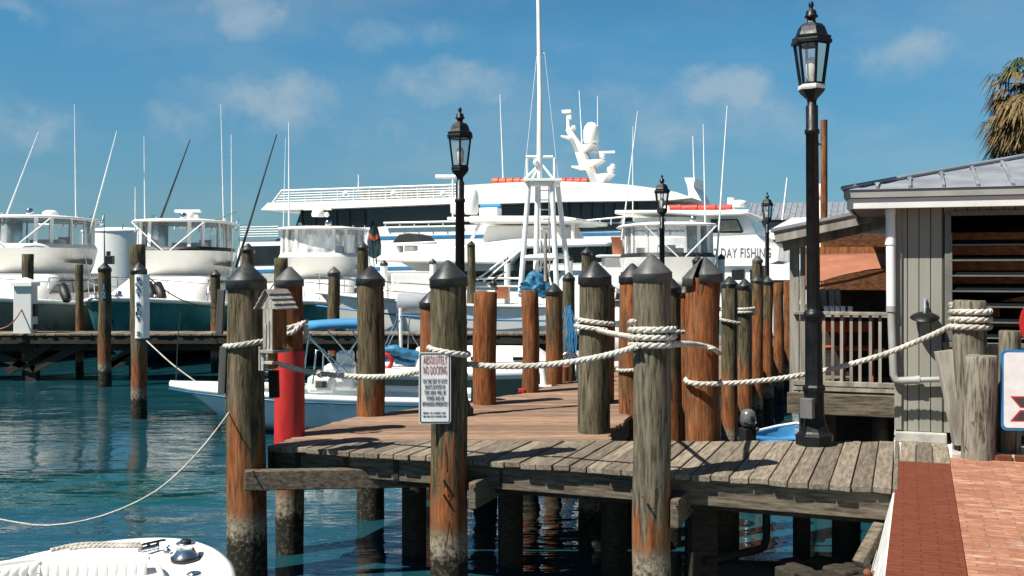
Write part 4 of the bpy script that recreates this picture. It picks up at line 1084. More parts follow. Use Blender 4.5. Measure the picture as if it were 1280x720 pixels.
# dinghy with outboard in the dark slip
dg = thing('dinghy', 'small blue dinghy floating in the shaded slip beside the piling row', 'boat', P(972,560,17.2)*1, R(150)); dg.location.z = -.05; dg.scale = (.72,.8,.8)
def hull_mb(st, flip=1):
    """st: list of (y, halfbeam, sheer z, keel z, chine frac, stem shift) bow at -y"""
    rings = []
    for y, b, zs, zk, cf, sh in st:
        zc = zk+(zs-zk)*.38
        rings.append([Vector((-b,y,zs)),Vector((-b*(.5+.5*cf),y+sh*.35,(zs+zc)/2+.02)),Vector((-b*cf,y+sh*.7,zc)),Vector((0,y+sh,zk)),Vector((b*cf,y+sh*.7,zc)),Vector((b*(.5+.5*cf),y+sh*.35,(zs+zc)/2+.02)),Vector((b,y,zs))])
    mb = MB(); mb.loft(rings, False, False, False)
    last = rings[-1]; mb.add(last, [tuple(range(len(last)))])
    return mb
def deck_mb(st, dz=-.03, crown=.08, inset=.0):
    mb = MB(); rows = []
    for y, b, zs, zk, cf, sh in st:
        rows.append([Vector((x*(b-inset), y, zs+dz+crown*(1-x*x))) for x in (-1,-.5,0,.5,1)])
    mb.loft(rows, False, False, False); return mb
def rail_pts(st, dz, inset=0): 
    l = [Vector((-(max(.02,b-inset)),y,zs+dz)) for y,b,zs,*_ in st]; r = [Vector((max(.02,b-inset),y,zs+dz)) for y,b,zs,*_ in st]
    return list(reversed(l))+r
DS = [(-1.5,.05,.62,.30,.6,.25),(-1.1,.38,.58,.0,.7,.1),(-.4,.66,.54,-.1,.85,0),(.5,.72,.52,-.12,.9,0),(1.4,.66,.52,-.1,.9,0)]
hull_mb(DS).build('hull', M_['canvas_blue'], dg)
mb = deck_mb(DS,-.22,0,.03); mb.build('inner_floor', M_['canvas_blue'], dg)
mb = MB(); mb.tube(rail_pts(DS,.0), .03, 8); mb.build('gunwale', M_['white'], dg)
mb = MB(); mb.box((0,-.2,.46), (1.2,.22,.03)); mb.build('thwart', M_['stripe'], dg)
ob = thing('outboard_motor', 'small dark grey outboard motor at the stern of the blue dinghy in the slip', 'outboard motor', P(935,533,16.1), R(20)); ob.scale = (.82,)*3
mb = MB(); mb.lathe([(.10,.0),(.14,.05),(.145,.16),(.12,.27),(.06,.31),(.01,.32)], (0,0,.0), 12); mb.build('cowl', M_['outboard'], ob)
mb = MB(); mb.box((0,0,-.35), (.09,.16,.70)); mb.box((0,.02,-.16), (.24,.24,.26)); mb.build('shaft', M_['black'], ob, bevel=.02)
mb = MB(); mb.lathe([(.147,.06),(.15,.09),(.147,.10)], (0,0,0), 12, cap=False); mb.box((0,-.145,.18), (.08,.02,.05)); mb.build('trim', M_['steel'], ob)
mb = MB(); mb.tube([(.0,.1,.1),(.25,.35,.12)], .02, 8); mb.ball((.12,-.1,-.05), .05); mb.build('tiller', M_['steel'], ob)

# ------------------------------------------------------------------- boats
def plan(levels, n=32, e=3.2, fe=None):
    """levels: (z, yfront, yback, halfwidth); rounded-plan solid, front at -y"""
    rings = []
    for z, y0, y1, w in levels:
        ring = []; cy, hy = (y0+y1)/2, (y1-y0)/2
        for k in range(n):
            a = 2*math.pi*k/n; c, s = math.cos(a), math.sin(a)
            ee = e
            x = math.copysign(abs(c)**(2/ee), c)*w; y = math.copysign(abs(s)**(2/ee), s)*hy
            ring.append(Vector((x, cy+y, z)))
        rings.append(ring)
    return rings
def plan_pt(lv, k, n=32, e=3.2): return plan([lv], n, e)[0][k % n]
CS = [(-7.0,.06,2.10,1.05,.6,.8),(-6.3,.62,2.06,.45,.66,.5),(-5.2,1.20,1.98,.0,.78,.25),(-3.2,1.80,1.85,-.3,.88,.1),(0,2.12,1.68,-.4,.93,0),(3,2.2,1.58,-.4,.95,0),(5.4,2.1,1.52,-.4,.95,0)]
def cruiser(px, Y, label, hullm, curtain, rz=0, tall=0.0, clear=True, sc=1.0, braces=True, zs=None):
    X = P(px,HY,Y).x; g = thing('cabin_cruiser', label, 'boat', (X,Y,0), rz, 'white cabin cruisers')
    g.scale = (sc,sc,zs or sc)
    hull_mb(CS).build('hull', M_[hullm], g)
    d = deck_mb(CS); d.build('deck', M_['white'], g)
    mb = MB(); mb.tube(catmull(rail_pts(CS,-.02),.5), .075, 8); mb.build('gunwale', M_['white'], g)
    mb = MB(); rp = [p for p in rail_pts(CS[:5],.62,.06)]; mb.tube(catmull(rp,.4), .018, 6)
    for p in catmull(rp,1.15)[::2]:
        mb.tube([p, p+Vector((0,.12,-.62))], .014, 5)
    mb.build('bow_rail', M_['steel'], g)
    t = tall
    mb = MB(); mb.loft(plan([(1.66,-4.7,3.2,1.62),(2.2,-3.4,3.2,1.50),(2.72,-1.9,3.2,1.38)], 36, 4.2)); cab = mb.build('cabin', M_['white'], g)
    mb = MB(); mb.loft(plan([(2.66,-1.9,3.4,1.44),(2.70,-2.0,3.4,1.50),(2.74,-2.0,3.4,1.50)], 36, 3.2)); mb.build('cabin_roof', M_['cream'], g)
    for sx in (-1,1):
        mb = MB(); mb.prism([(sx*1.47,-2.5,2.08),(sx*1.50,1.8,2.08),(sx*1.40,1.6,2.58),(sx*1.38,-1.3,2.58)], (sx*.045,0,0)); mb.build('side_window', M_['glass'], cab)
    mb = MB(); mb.box((0,-4.9,2.02), (.62,.62,.07)); mb.box((0,-4.9,2.06),(.5,.5,.03)); mb.build('hatch', M_['cream'], g, bevel=.02)
    mb = MB(); mb.prism([(-.16,-6.6,2.13),(.16,-6.6,2.13),(.12,-7.55,2.16),(-.12,-7.55,2.16)], (0,0,.06)); mb.build('bow_pulpit', M_['white'], g, bevel=.01)
    mb = MB(); mb.tube([(0,-6.9,2.24),(0,-7.6,2.22)], .03, 6); mb.tube([(-.22,-7.45,2.06),(0,-7.68,2.14),(.22,-7.45,2.06)], .035, 6); mb.build('anchor', M_['steel'], g)
    mb = MB(); mb.lathe([(.12,0),(.13,.05),(.08,.10),(.09,.18),(.02,.2)], (0,-5.9,2.1), 12); mb.build('windlass', M_['steel'], g)
    for sx in (-1,1):
        mb = MB(); mb.tube([(sx*.9,-5.6,2.10),(sx*.9,-5.6,2.16),(sx*.85,-5.35,2.16),(sx*.85,-5.35,2.10)], .025, 6); mb.build('cleat', M_['steel'], g)
        mb = MB(); mb.tube([(sx*1.62,-2.9,1.75),(sx*1.66,-2.9,2.6),(sx*1.66,2.6,2.6),(sx*1.66,2.6,1.7)], .02, 6); mb.build('side_rail', M_['steel'], g)
    mb = MB(); mb.lathe([(.09,0),(.11,.05),(.11,.16),(.06,.2)], (.45,-1.45,4.74+tall), 10); mb.build('search_light', M_['steel'], g); mb = MB(); mb.tube([(-.5,-1.5,4.80+tall),(-.5,-1.25,4.80+tall)], [.07,.03], 8); mb.build('horn', M_['steel'], g)
    mb = MB()
    for k in range(6):
        x = -1.1+k*.44; mb.tube([(x,2.55,4.45+tall),(x+.02,2.75,4.95+tall)], .03, 6)
    mb.tube([(-1.2,2.6,4.6+tall),(1.2,2.6,4.6+tall)], .025, 6); mb.build('rod_holder', M_['steel'], g)
    # flybridge
    lv0, lv1 = (2.74,-1.0,2.4,1.14), (3.62+t,-1.72,2.4,1.46)
    mb = MB(); mb.loft(plan([lv0,(3.0,-1.35,2.4,1.28),lv1],36,3.2)); fb = mb.build('flybridge', M_['white'], g)
    mb = MB(); mb.loft(plan([(3.60+t,-1.71,2.4,1.455),(3.66+t,-1.70,2.4,1.45),(3.76+t,-1.60,2.4,1.39)],36,3.0)); mb.build('coaming', M_['black' if clear else 'cream'], g)
    zt = 4.62+t
    top = (zt,-1.75,2.6,1.50)
    mb = MB(); mb.loft(plan([(zt,-1.72,2.6,1.50),(zt+.03,-1.80,2.65,1.58),(zt+.09,-1.72,2.6,1.50),(zt+.14,-1.2,2.1,1.05)],36,2.8)); mb.build('hardtop', M_['white'], g)
    mb = MB()
    pa, pb = plan([(3.75+t,-1.56,2.38,1.37)],36,2.8)[0], plan([(zt,-1.5,2.4,1.36)],36,2.8)[0]
    for k in (0,18,4,14): mb.tube([pa[k],pb[k]], .035, 6)
    for k in (20,23,25,29,31,34): mb.beam(pa[k],pb[k], .11,.06,(0,1,0))
    if braces:
        for sx in (-1,1): mb.tube([Vector((sx*1.15,-1.62,zt-.02)),Vector((sx*.12,-1.78,3.62+t))], .022, 6)
    split_build(mb, 'pillar', M_['tube'], g)
    mb = MB(); mb.loft([[p*1.0 for p in pa],[p*1.0 for p in pb]], True, False, False); mb.build('enclosure', M_[curtain], g)
    for sx in (-1,1):
        mb = MB(); mb.prism([(sx*1.30,-1.15,3.13),(sx*1.36,.9,3.26),(sx*1.32,1.0,3.06)], (sx*.09,0,0)); mb.build('side_vent', M_['black'], fb)
    mb = MB(); mb.box((.2,.6,3.80+t), (.8,.5,.3)); mb.box((.35,1.4,3.85+t), (.4,.12,.45)); mb.box((-.6,1.4,3.8+t), (.4,.12,.35)); mb.build('helm_console', M_['cream'], fb)
    return g
FAR = 41/36
EYEV = Vector((0,0,EYE))
def rl_(root, p):
    if root.get('far'): p = EYEV+(Vector(p)-EYEV)*FAR
    q = loc_of(root, p); s_ = root.scale; return Vector((q.x/s_[0], q.y/s_[1], q.z/s_[2]))
def add_line(root, a, b, r, mat='tube', name='antenna', tip=.4):
    sc = root.scale[0]
    mb = MB(); mb.tube([rl_(root,a),rl_(root,b)], [r/sc,r*tip/sc], 6); return mb.build(name, M_[mat], root)
def radar_bar(root, px, py, Y, wpx, dome=True):
    p = P(px,py,Y); sc = root.scale[0]; q = rl_(root,p); w = wpx/F*Y/sc
    mb = MB(); mb.box(q+Vector((0,0,.0)), (w,.16,.10)); mb.lathe([(.22,-.30),(.24,-.2),(.2,-.06),(.1,-.04)], q+Vector((w*.02,0,0)), 12); mb.ball(q+Vector((w*.32,0,-.22)), .10); mb.build('radar', M_['white'], root, bevel=.02)
b1 = cruiser(45,41,'white cabin cruiser with tinted flybridge curtains at the left edge','slate','curtain',0,0,False,1.19,True,1.075)
b2 = cruiser(229,41,'white cabin cruiser with an open clear flybridge and teal hull','teal','curtain',0,0,True,1.14,True,1.045)
b3 = cruiser(403,41,'white cabin cruiser with milky flybridge curtains behind the blue bimini','teal','curtain_milky',0,-.06,False,1.08,False,1.0)
for q_ in (b1,b2,b3): q_['far'] = 1
b4 = cruiser(836,33,'white cabin cruiser with clear curtains in front of the fishing boat','white','curtain_mid',R(5),.12,True,.92)
add_line(b1,P(3,282,35),P(48,165,35),.035); add_line(b1,P(95,279,36),P(93,130,36),.028); add_line(b1,P(112,292,36),P(146,164,36),.04)
add_line(b1,P(131,335,34),P(130,268,34),.03,'carbon')
add_line(b2,P(169,290,37),P(169,234,37),.03); add_line(b2,P(181,280,36.5),P(180,170,36.5),.025)
add_line(b2,P(200,276,37),P(238,174,37),.05,'carbon','outrigger'); add_line(b2,P(295,335,37),P(346,168,37),.055,'carbon','outrigger')
add_line(b2,P(281,345,36),P(276,130,36),.028); add_line(b2,P(290,335,36.5),P(289,168,36.5),.028); add_line(b2,P(265,276,36),P(297,264,36),.03,'carbon','outrigger')
add_line(b3,P(361,282,36),P(361,152,36),.032); add_line(b3,P(354,290,36),P(357,172,36),.018)
for a_, b_, m_ in (((268,345),(262,290),'tube'),((300,372),(284,300),'tube'),((303,368),(299,296),'carbon'),((272,372),(266,300),'tube'),((292,352),(286,288),'tube')): add_line(b2,P(*a_,37),P(*b_,37),.02,m_,'fishing_rod')
for a_, b_ in (((466,360),(458,292)),((470,352),(464,300)),((345,372),(352,300))): add_line(b3,P(*a_,37),P(*b_,37),.02,'tube','fishing_rod')
for a_, b_, m_ in (((887,340),(880,292),'tube'),((891,344),(885,300),'carbon'),((897,346),(889,304),'tube'),((779,352),(786,300),'tube')): add_line(b4,P(*a_,33),P(*b_,33),.018,m_,'fishing_rod')
add_line(b1,P(124,386,36),P(103,310,36),.03,'tube','fishing_rod'); add_line(b1,P(116,380,36),P(128,335,36),.02,'carbon','fishing_rod')
radar_bar(b2,235,264,36,37); radar_bar(b3,397,261,36,40)
add_line(b4,P(777,300,33),P(797,139,33),.026); add_line(b4,P(791,268,33.5),P(791,158,33.5),.02); add_line(b4,P(895,340,33),P(909,132,33),.032); add_line(b4,P(882,300,34),P(879,155,34),.028)
def dome(root, px, py, Y, rpx, hpx, nm='radome'):
    p = P(px,py,Y); sc = root.scale[0]; q = rl_(root,p); r = rpx/F*Y/sc; h = hpx/F*Y/sc
    mb = MB(); mb.lathe([(r*.8,0),(r,h*.08),(r,h*.6),(r*.85,h*.8),(r*.5,h*.95),(.01,h)], q, 18); mb.build(nm, M_['white'], root)
dome(b1,63,272,36,11,12); dome(b1,46,276,36,4,8); dome(b1,16,279,36,4,3)
for (px,py,lab) in ((188,363,'left black fender leaning on the bow of the teal hulled cruiser'),(200,364,'right black fender leaning on the bow of the teal hulled cruiser'),(81,366,'black fender at the side of the leftmost cruiser')):
    a = P(px-4,py-11,36.2); b = P(px+4,py+11,35.7)
    mb = MB(); d = (b-a); mb.tube([a,a+d*.12,a+d*.5,a+d*.88,b], [.05,.15,.17,.15,.05], 12); tag(mb.build('fender', M_['black']), lab, 'fender', 'black boat fenders')

class Fr:
    def __init__(s, px, Y, d=E2): s.o = Vector((P(px,HY,Y).x, Y, 0)); s.d = d; s.rz = math.atan2(d.y, d.x)
    def __call__(s, px, py, t=0):
        n = Vector((-s.d.y, s.d.x, 0)); o = s.o+n*t; k = (px-CX)/F
        q = (k*o.y-o.x)/(s.d.x-k*s.d.y); Y = o.y+s.d.y*q
        return (q, zY(py,Y))
    def v(s, px, py, t=0): q, z = s(px,py,t); return Vector((q,t,z))
# --- the long white ship
fs = Fr(600, 78); sh = thing('passenger_ship', 'long white passenger ship with dark window bands and a blue stripe', 'ship', fs.o, fs.rz)
def prof(fr, pts): return [fr(*p) for p in pts]
mb = MB(); mb.slab(prof(fs,[(296,318),(300,302),(350,300),(362,286),(470,284),(480,283),(800,277),(905,283),(880,352),(300,352)]), 0, 11); mb.slab([(fs(300,345)[0],0),(fs(880,345)[0],0),(fs(880,345)[0],3),(fs(300,345)[0],3)], .0, 11)
mb.build('hull', M_['white'], sh)
mb = MB(); mb.slab(prof(fs,[(362,292),(372,262),(440,258),(600,252),(830,248),(850,270),(835,280),(600,286),(480,287)]), .5, 10.5); mb.build('window_band', M_['shipglass'], sh)
mb = MB()
for px in (377,394,420,436,455): 
    a = fs.v(px,264,.42); b = fs.v(px,284,.42); mb.beam(a,b,.14,.12)
for px in range(655,800,14): mb.beam(fs.v(px,252,.42),fs.v(px,272,.42),.12,.12)
for k in range(7): mb.beam(fs.v(378,266+k*2.4,.44),fs.v(458,263+k*2.4,.44),.06,.06)
split_build(mb, 'window_frame', M_['cap'], sh)
mb = MB(); mb.slab(prof(fs,[(331,263),(340,254),(575,247),(575,255),(440,260.5),(350,263.5)]), -.6, 11.6)
mb.slab(prof(fs,[(575,233),(640,229),(700,227.5),(750,229),(790,232),(820,236),(848,241),(868,248),(840,251),(780,252),(700,253),(600,256),(575,256.5)]), -.7, 11.7)
mb.build('upper_deck', M_['white'], sh)
mb = MB()
for yy in (0,11):
    mb.tube([fs.v(340,255,yy-.5),fs.v(352,238.5,yy-.5),fs.v(575,231,yy-.5)], .09, 6)
for k in range(1,5): 
    mb.tube([fs.v(341+2.2*k,254.5-3.1*k,-.5),fs.v(575,247-3.0*k,-.5)], .045, 4)
    mb.tube([fs.v(341+2.2*k,254.5-3.1*k,-.5),fs.v(341+2.2*k,254.5-3.1*k,10.5)], .03, 4)
for px in range(362,576,20): mb.tube([fs.v(px,254.6-(px-340)*.032,-.5),fs.v(px,238.3-(px-352)*.0336,-.5)], .05, 5)
mb.build('railing', M_['tube'], sh); mb = MB()
mb.tube([fs.v(480,279,-.3),fs.v(575,277,-.3)], .1, 6)
for px in range(482,575,18): mb.tube([fs.v(px,279,-.3),fs.v(px,283,-.3)], .05, 5)
mb.build('railing', M_['tube'], sh); mb = MB()
for k in range(5): mb.tube([fs.v(300,284+k*3,-.2),fs.v(348,283+k*3,-.2)], .035, 4)
mb.build('railing', M_['tube'], sh); mb = MB()
mb.tube([fs.v(720,277,-.2),fs.v(795,270,-.2)], .08, 6)
for px in range(722,796,14): mb.tube([fs.v(px,277-(px-720)*.09,-.2),fs.v(px,281,-.2)], .05, 5)
mb.build('railing', M_['tube'], sh)
mb = MB()
for k in range(15):
    px = 452+k*8+random.uniform(-2,2); a = fs.v(px,249-(px-452)*.02,2+random.random()*4); mb = MB(); mb.box(a+Vector((0,0,.25)), (.32,.5,.5)); mb.box(a+Vector((.02,.21,.7)), (.3,.08,.6), ry=.1); mb.build('deck_seat', M_['slate'], sh)
mb = MB()
for px in (433,493,555): mb.ball(fs.v(px,242,-.3), .30)
split_build(mb, 'deck_light', M_['white'], sh)
mb = MB(); mb.slab(prof(fs,[(470,295.5),(800,289.5),(800,293),(470,299.5)]), -.04, .02); mb.slab(prof(fs,[(320,337),(600,331),(600,335),(320,341)]), -.04, .02); mb.slab(prof(fs,[(344,301),(347,297.5),(357,297),(355,300.5)]), -.04,.02); split_build(mb, 'stripe', M_['stripe'], sh)
mb = MB(); mb.slab(prof(fs,[(302,308),(352,307),(350,331),(302,332)]), -.05, .02); mb.slab(prof(fs,[(690,282),(800,279),(800,287),(690,290)]), -.05,.02); split_build(mb, 'lower_window', M_['glass'], sh)
for a, b in ((616,664),(700,742)):
    mb = MB()
    for px in range(a, b-6, 9):
        mb.tube([fs.v(px,227.5,1.2),fs.v(px+8,227,1.2)], .30, 10)
    mb.build('life_raft', M_['raft' if a < 650 else 'redraft'], sh)
# ship's mast
mb = MB(); q = lambda px, py: fs(px,py,5)
def sl5(pts, a=4.6, b=5.4): mb.slab([fs(p[0],p[1],5) for p in pts], a, b)
sl5([(709,163),(714,160),(728,182),(742,205),(752,229),(740,229),(733,210),(726,208),(719,186)]); sl5([(727,183),(745,181),(734,191)],4.0,6.0); sl5([(737,201),(755,200),(742,209)],4.2,5.8); sl5([(748,219),(766,217),(755,229)],4.2,5.8)
sl5([(720,209),(741,209),(741,211),(720,211)],3.8,6.2); sl5([(706,171),(718,172),(718,174),(706,173)],4,6)
mb.tube([fs.v(710.5,164,5),fs.v(710,145,5)], .14, 8); mb.box(fs.v(709,139.5,5), (.7,.5,.22)); mb.box(fs.v(712,145,5), (.3,.3,.5))
mb.box(fs.v(752,190.5,5), (2.05,.2,.16)); mb.ball(fs.v(752,196,5), .28); mb.ball(fs.v(763,213,5), .3); mb.ball(fs.v(766,208,5), .2); mb.ball(fs.v(717,160,5), .2)
mb.build('mast', M_['white'], sh)
mb = MB(); p = fs.v(739,179,5); r = 10/F*78; mb.lathe([(r*.85,0),(r,.15),(r,.95),(r*.85,1.25),(r*.5,1.5),(.02,1.58)], p, 18); mb.build('radome', M_['white'], sh)
mb = MB()
for a, b in (((728,190),(724,113)),((747,228),(747,120)),((629,228),(625,118)),((448,240),(448,218)),((868,240),(866,170))):
    mb.tube([fs.v(*a,5),fs.v(*b,5)], [.055,.03], 5)
split_build(mb, 'antenna', M_['tube'], sh)
mb = MB(); mb.slab([fs(862,225,5),fs(875,225,5),fs(873,236,5),fs(884,256,5),fs(868,256,5),fs(866,236,5)], 3, 7); mb.build('funnel', M_['white'], sh)

# --- motor yacht with stacked decks
fy = Fr(620, 46); ya = thing('motor_yacht', 'white motor yacht with stacked decks and two white radomes behind the tower', 'boat', fy.o, fy.rz)
mb = MB(); mb.slab(prof(fy,[(470,378),(474,345),(560,340),(770,338),(778,330),(786,380),(780,430),(470,430)]), .2, 4.6); mb.build('hull', M_['white'], ya)
mb = MB(); mb.slab(prof(fy,[(470,324),(473,320),(600,305),(650,299),(762,299),(770,303),(762,308),(660,311),(640,331),(500,328),(476,327)]), -.5, 5.2); mb.build('flybridge_deck', M_['white'], ya, bevel=.12)
mb = MB(); mb.slab(prof(fy,[(500,328),(640,331),(640,339),(520,339)]), .1, 4.7); mb.build('cabin_side', M_['cream'], ya)
mb = MB(); mb.slab(prof(fy,[(645,310),(770,308),(770,327),(645,331)]), .0, 4.6); mb.slab(prof(fy,[(560,339),(700,338),(690,352),(560,352)]), .1, 4.5); split_build(mb, 'window', M_['glass'], ya)
mb = MB()
for k in range(6): mb.beam(fy.v(690,310.5+k*3,-.05),fy.v(768,310+k*3,-.05),.05,.05)
for px in (703,730,757): mb.beam(fy.v(px,308,-.1),fy.v(px,328,-.1),.08,.08)
split_build(mb, 'shutter', M_['cap_grey'], ya)
mb = MB(); mb.slab(prof(fy,[(592,303),(600,281),(690,280),(700,300)]), .8, 4.0); mb.build('pilothouse', M_['white'], ya, bevel=.08)
mb = MB(); mb.slab(prof(fy,[(583,274),(590,270),(700,270),(722,273),(722,277),(700,279),(590,279)]), -.2, 4.9); mb.build('hardtop', M_['white'], ya, bevel=.08)
mb = MB()
for a, b in (((600,279),(588,302)),((690,279),(700,300)),((716,278),(716,300))): mb.tube([fy.v(*a,.1),fy.v(*b,.1)], .07, 8)
mb.tube([fy.v(560,274,2),fy.v(585,274,2)], .1, 8); split_build(mb, 'support', M_['tube'], ya)
for px, py, r, h in ((572,268,9.5,25),(589,268,10,36)):
    mb = MB(); rr = r/F*46; hh = h/F*46; mb.lathe([(rr*.8,0),(rr,hh*.1),(rr,hh*.62),(rr*.8,hh*.84),(rr*.45,hh*.96),(.02,hh)], fy.v(px,py,2.2), 18); mb.build('radome', M_['white'], ya)
mb = MB(); mb.tube([fy.v(601,258,1.5),fy.v(626,257.5,1.5)], .11, 10); mb.build('rolled_cover', M_['canvas_blue'], ya)
mb = MB(); mb.box(fy.v(613,265,1.5), (.85,.6,.35)); mb.build('deck_locker', M_['white'], ya, bevel=.03); mb = MB(); mb.tube([fy.v(545,221,3),fy.v(570,221,3)], .1, 8); mb.tube([fy.v(566,221,3),fy.v(566,274,3)],.05,6); mb.build('radar', M_['white'], ya)
mb = MB(); mb.slab(prof(fy,[(486,303),(494,293),(506,291),(516,293),(526,303)]), .3, 1.9); mb.build('bimini', M_['black_canvas'], ya, bevel=.05)
mb = MB()
for px, a, b in ((476,305,321),(488,303,319),(505,303,318),(527,303,316),(549,302,313)):
    mb.tube([fy.v(px,a,.2),fy.v(px,b,.2)], .03, 6)
mb.tube([fy.v(476,305,.2),fy.v(549,302,.2)], .03, 6)
mb.build('railing', M_['tube'], ya)
mb = MB(); mb.box(fy.v(496,313,.8), (.5,.5,.4)); mb.box(fy.v(514,312,.8), (.45,.5,.35)); split_build(mb, 'seat', M_['cream'], ya, bevel=.05)
# flag
fl = thing('flag', 'dark teal and orange flag hanging furled from a slanted staff', 'flag', P(470,330,35))
mb = MB(); mb.tube([Vector((.02,0,0)),Vector((-.08,0,1.42))], .02, 6); mb.build('staff', M_['carbon'], fl)
mb = MB(); rows = []
for i in range(9):
    q = i/8; w = .03+.20*math.sin(min(1,q*1.1)*1.8); rows.append([Vector((-.08+.02*q+x*w, .08*math.sin(x*7+q*3), 1.3-1.15*q+.15*abs(x))) for x in (-1,-.6,-.2,.2,.6,1)])
mb.loft(rows, False, False, False); mb.build('cloth', M_['flag'], fl)
mb = MB(); rows = [[p+Vector((0,-.02,0)) for p in r] for r in rows[3:5]]; mb.loft(rows, False, False, False); mb.build('flag_band', M_['raft'], fl)

# --- fishing boat with tower
TS = [(-4.5,.06,2.35,1.2,.4,.8),(-3.8,.6,2.3,.5,.5,.5),(-2.2,1.3,2.15,-.1,.7,.2),(0,1.6,2.0,-.3,.85,0),(3.0,1.6,1.95,-.3,.9,0)]
tb = thing('tower_boat', 'white fishing boat carrying a tall white pipe tower and mast', 'boat', (P(578,HY,34).x,34,0), R(-90))
hull_mb(TS).build('hull', M_['white'], tb); deck_mb(TS).build('deck', M_['white'], tb)
mb = MB(); mb.tube(catmull(rail_pts(TS,0),.4), .06, 8); mb.build('gunwale', M_['cream'], tb)
def TP(px,py,Y): return loc_of(tb,P(px,py,Y))
mb = MB(); rp = catmull(rail_pts(TS[:4],.55,.05),.4); mb.tube(rp, .022, 6); mb.tube([p-Vector((0,0,.27)) for p in rp], .014, 5)
for p in catmull(rail_pts(TS[:4],.55,.05),1.0)[::2]: mb.tube([p,p-Vector((0,0,.58))], .016, 5)
mb.build('bow_rail', M_['steel'], tb)
mb = MB(); mb.tube(catmull(rail_pts(TS,-.42,-.01),.4), .03, 6); mb.build('rub_strake', M_['stripe'], tb)
mb = MB()
for a, b, Y0 in (((661,229),(649,388),33.2),((672,231),(669,380),33.9),((690,229),(697,385),33.2),((697,231),(711,350),33.9)):
    mb.tube([TP(*a,Y0),TP(*b,Y0)], [.08,.09], 10)
mb.tube([TP(656,322,33.2),TP(694,322,33.2)], .09, 8); mb.tube([TP(670,320,33.9),TP(706,320,33.9)], .09, 8)
mb.tube([TP(661,229,33.2),TP(661,229,33.9)], .09, 8); mb.tube([TP(690,229,33.2),TP(697,231,33.9)], .09,8); mb.tube([TP(661,229,33.2),TP(690,229,33.2)], .1, 8)
split_build(mb, 'tower_leg', M_['tube'], tb)
mb = MB(); a = TP(678,226,33.55); mb.box(a, (1.1,1.15,.08)); mb.build('platform', M_['white'], tb)
mb = MB()
mb.tube([TP(674,226,33.5),TP(675,120,33.5),TP(672.5,-30,33.5)], [.09,.085,.06], 10)
mb.tube([TP(657,196,33.5),TP(691,196,33.5)], .045, 8); mb.tube([TP(659,196,33.5),TP(659,225,33.5)], .04, 8); mb.tube([TP(693,197,33.5),TP(693,225,33.5)], .04, 8)
for a, b in (((673,207),(655,225)),((674,208),(664,225)),((677,205),(692,224)),((674,205),(674,226))): mb.tube([TP(*a,33.5),TP(*b,33.4)], .04, 6)
mb.ball(TP(669.5,203,33.4), .08, 1.4); mb.tube([TP(676,62,33.5),TP(681,68,33.5)], .02, 5)
for a, b in (((681,68),(698,225)),((671,70),(655,225))): mb.tube([TP(*a,33.5),TP(*b,33.5)], .008, 4)
mb.build('mast', M_['tube'], tb)
mb = MB()
for px in (675,686): mb.tube([TP(px,232,33.6),TP(px+1,340,33.6)], .025, 6)
for k in range(9): mb.tube([TP(675,238+k*12,33.6),TP(686.5,238+k*12,33.6)], .02, 5)
mb.build('ladder', M_['tube'], tb)
mb = MB()
for a, b in (((596,350),(650,308)),((604,352),(660,305)),((609,356),(632,340)),((690,360),(676,300)),((664,362),(684,310))): mb.tube([TP(*a,33.3),TP(*b,33.6)], .03, 6)
mb.build('rigging', M_['tube'], tb)
mb = MB(); mb.box(TP(627,366,33.0), (.1,.42,.36)); mb.build('cooler_lid', M_['drum'], tb)
mb = MB(); mb.ball(TP(617,355,33), .12); mb.tube([TP(612,356,33),TP(617,350,33),TP(622,345,33)], .04, 6); mb.build('fishing_reel', M_['black'], tb)
mb = MB(); mb.box(TP(520,360,34), (1.6,1.4,.9)); mb.build('cabin', M_['white'], tb, bevel=.05)
mb = MB(); mb.box(TP(610,365,33.4), (.5,1.2,.1)); mb.build('deck_hatch', M_['white'], tb, bevel=.03); mb = MB(); mb.tube([TP(595,348,33.2),TP(650,348,33.2)],.04,6); mb.tube([TP(595,358,33.2),TP(650,358,33.2)],.03,6); mb.build('rail', M_['tube'], tb)
mb = MB(); 
prof_t = []
cT = TP(672,360,32.9)
for i in range(15):
    q = i/14; ring = []
    for k in range(26):
        a = 2*math.pi*k/26
        wv = mnoise.noise((math.cos(a)*2.2,math.sin(a)*2.2,q*3)); w2 = abs(mnoise.noise((math.cos(a)*4,math.sin(a)*4,q*7+3)))
        rr = (.50*(1-q)**.75+.07)*(1+.45*wv-.5*w2)
        ring.append(cT+Vector((math.sin(a)*rr*.7+.10*q, math.cos(a)*rr*1.05-.12*q, -.25+q*.72+.22*wv*(1-q)+.14*w2)))
    prof_t.append(ring)
mb.loft(prof_t); tag(mb.build('tarp_bundle', M_['tarp'], tb), None)
line('thin bare wooden pole standing by the white tower', [P(683,300,30),P(682.6,330,30),P(682,356,30)], .045, 'rail_wood', 'boat_hook', 'poles') if False else None
# brown pole in front of tower
mb = MB(); mb.tube([P(682,352,17.2),P(681.5,292,17.4)], .028, 8); tag(mb.build('boat_pole', M_['rail_wood']), 'slender wooden pole rising from behind the slim capped piling', 'pole')

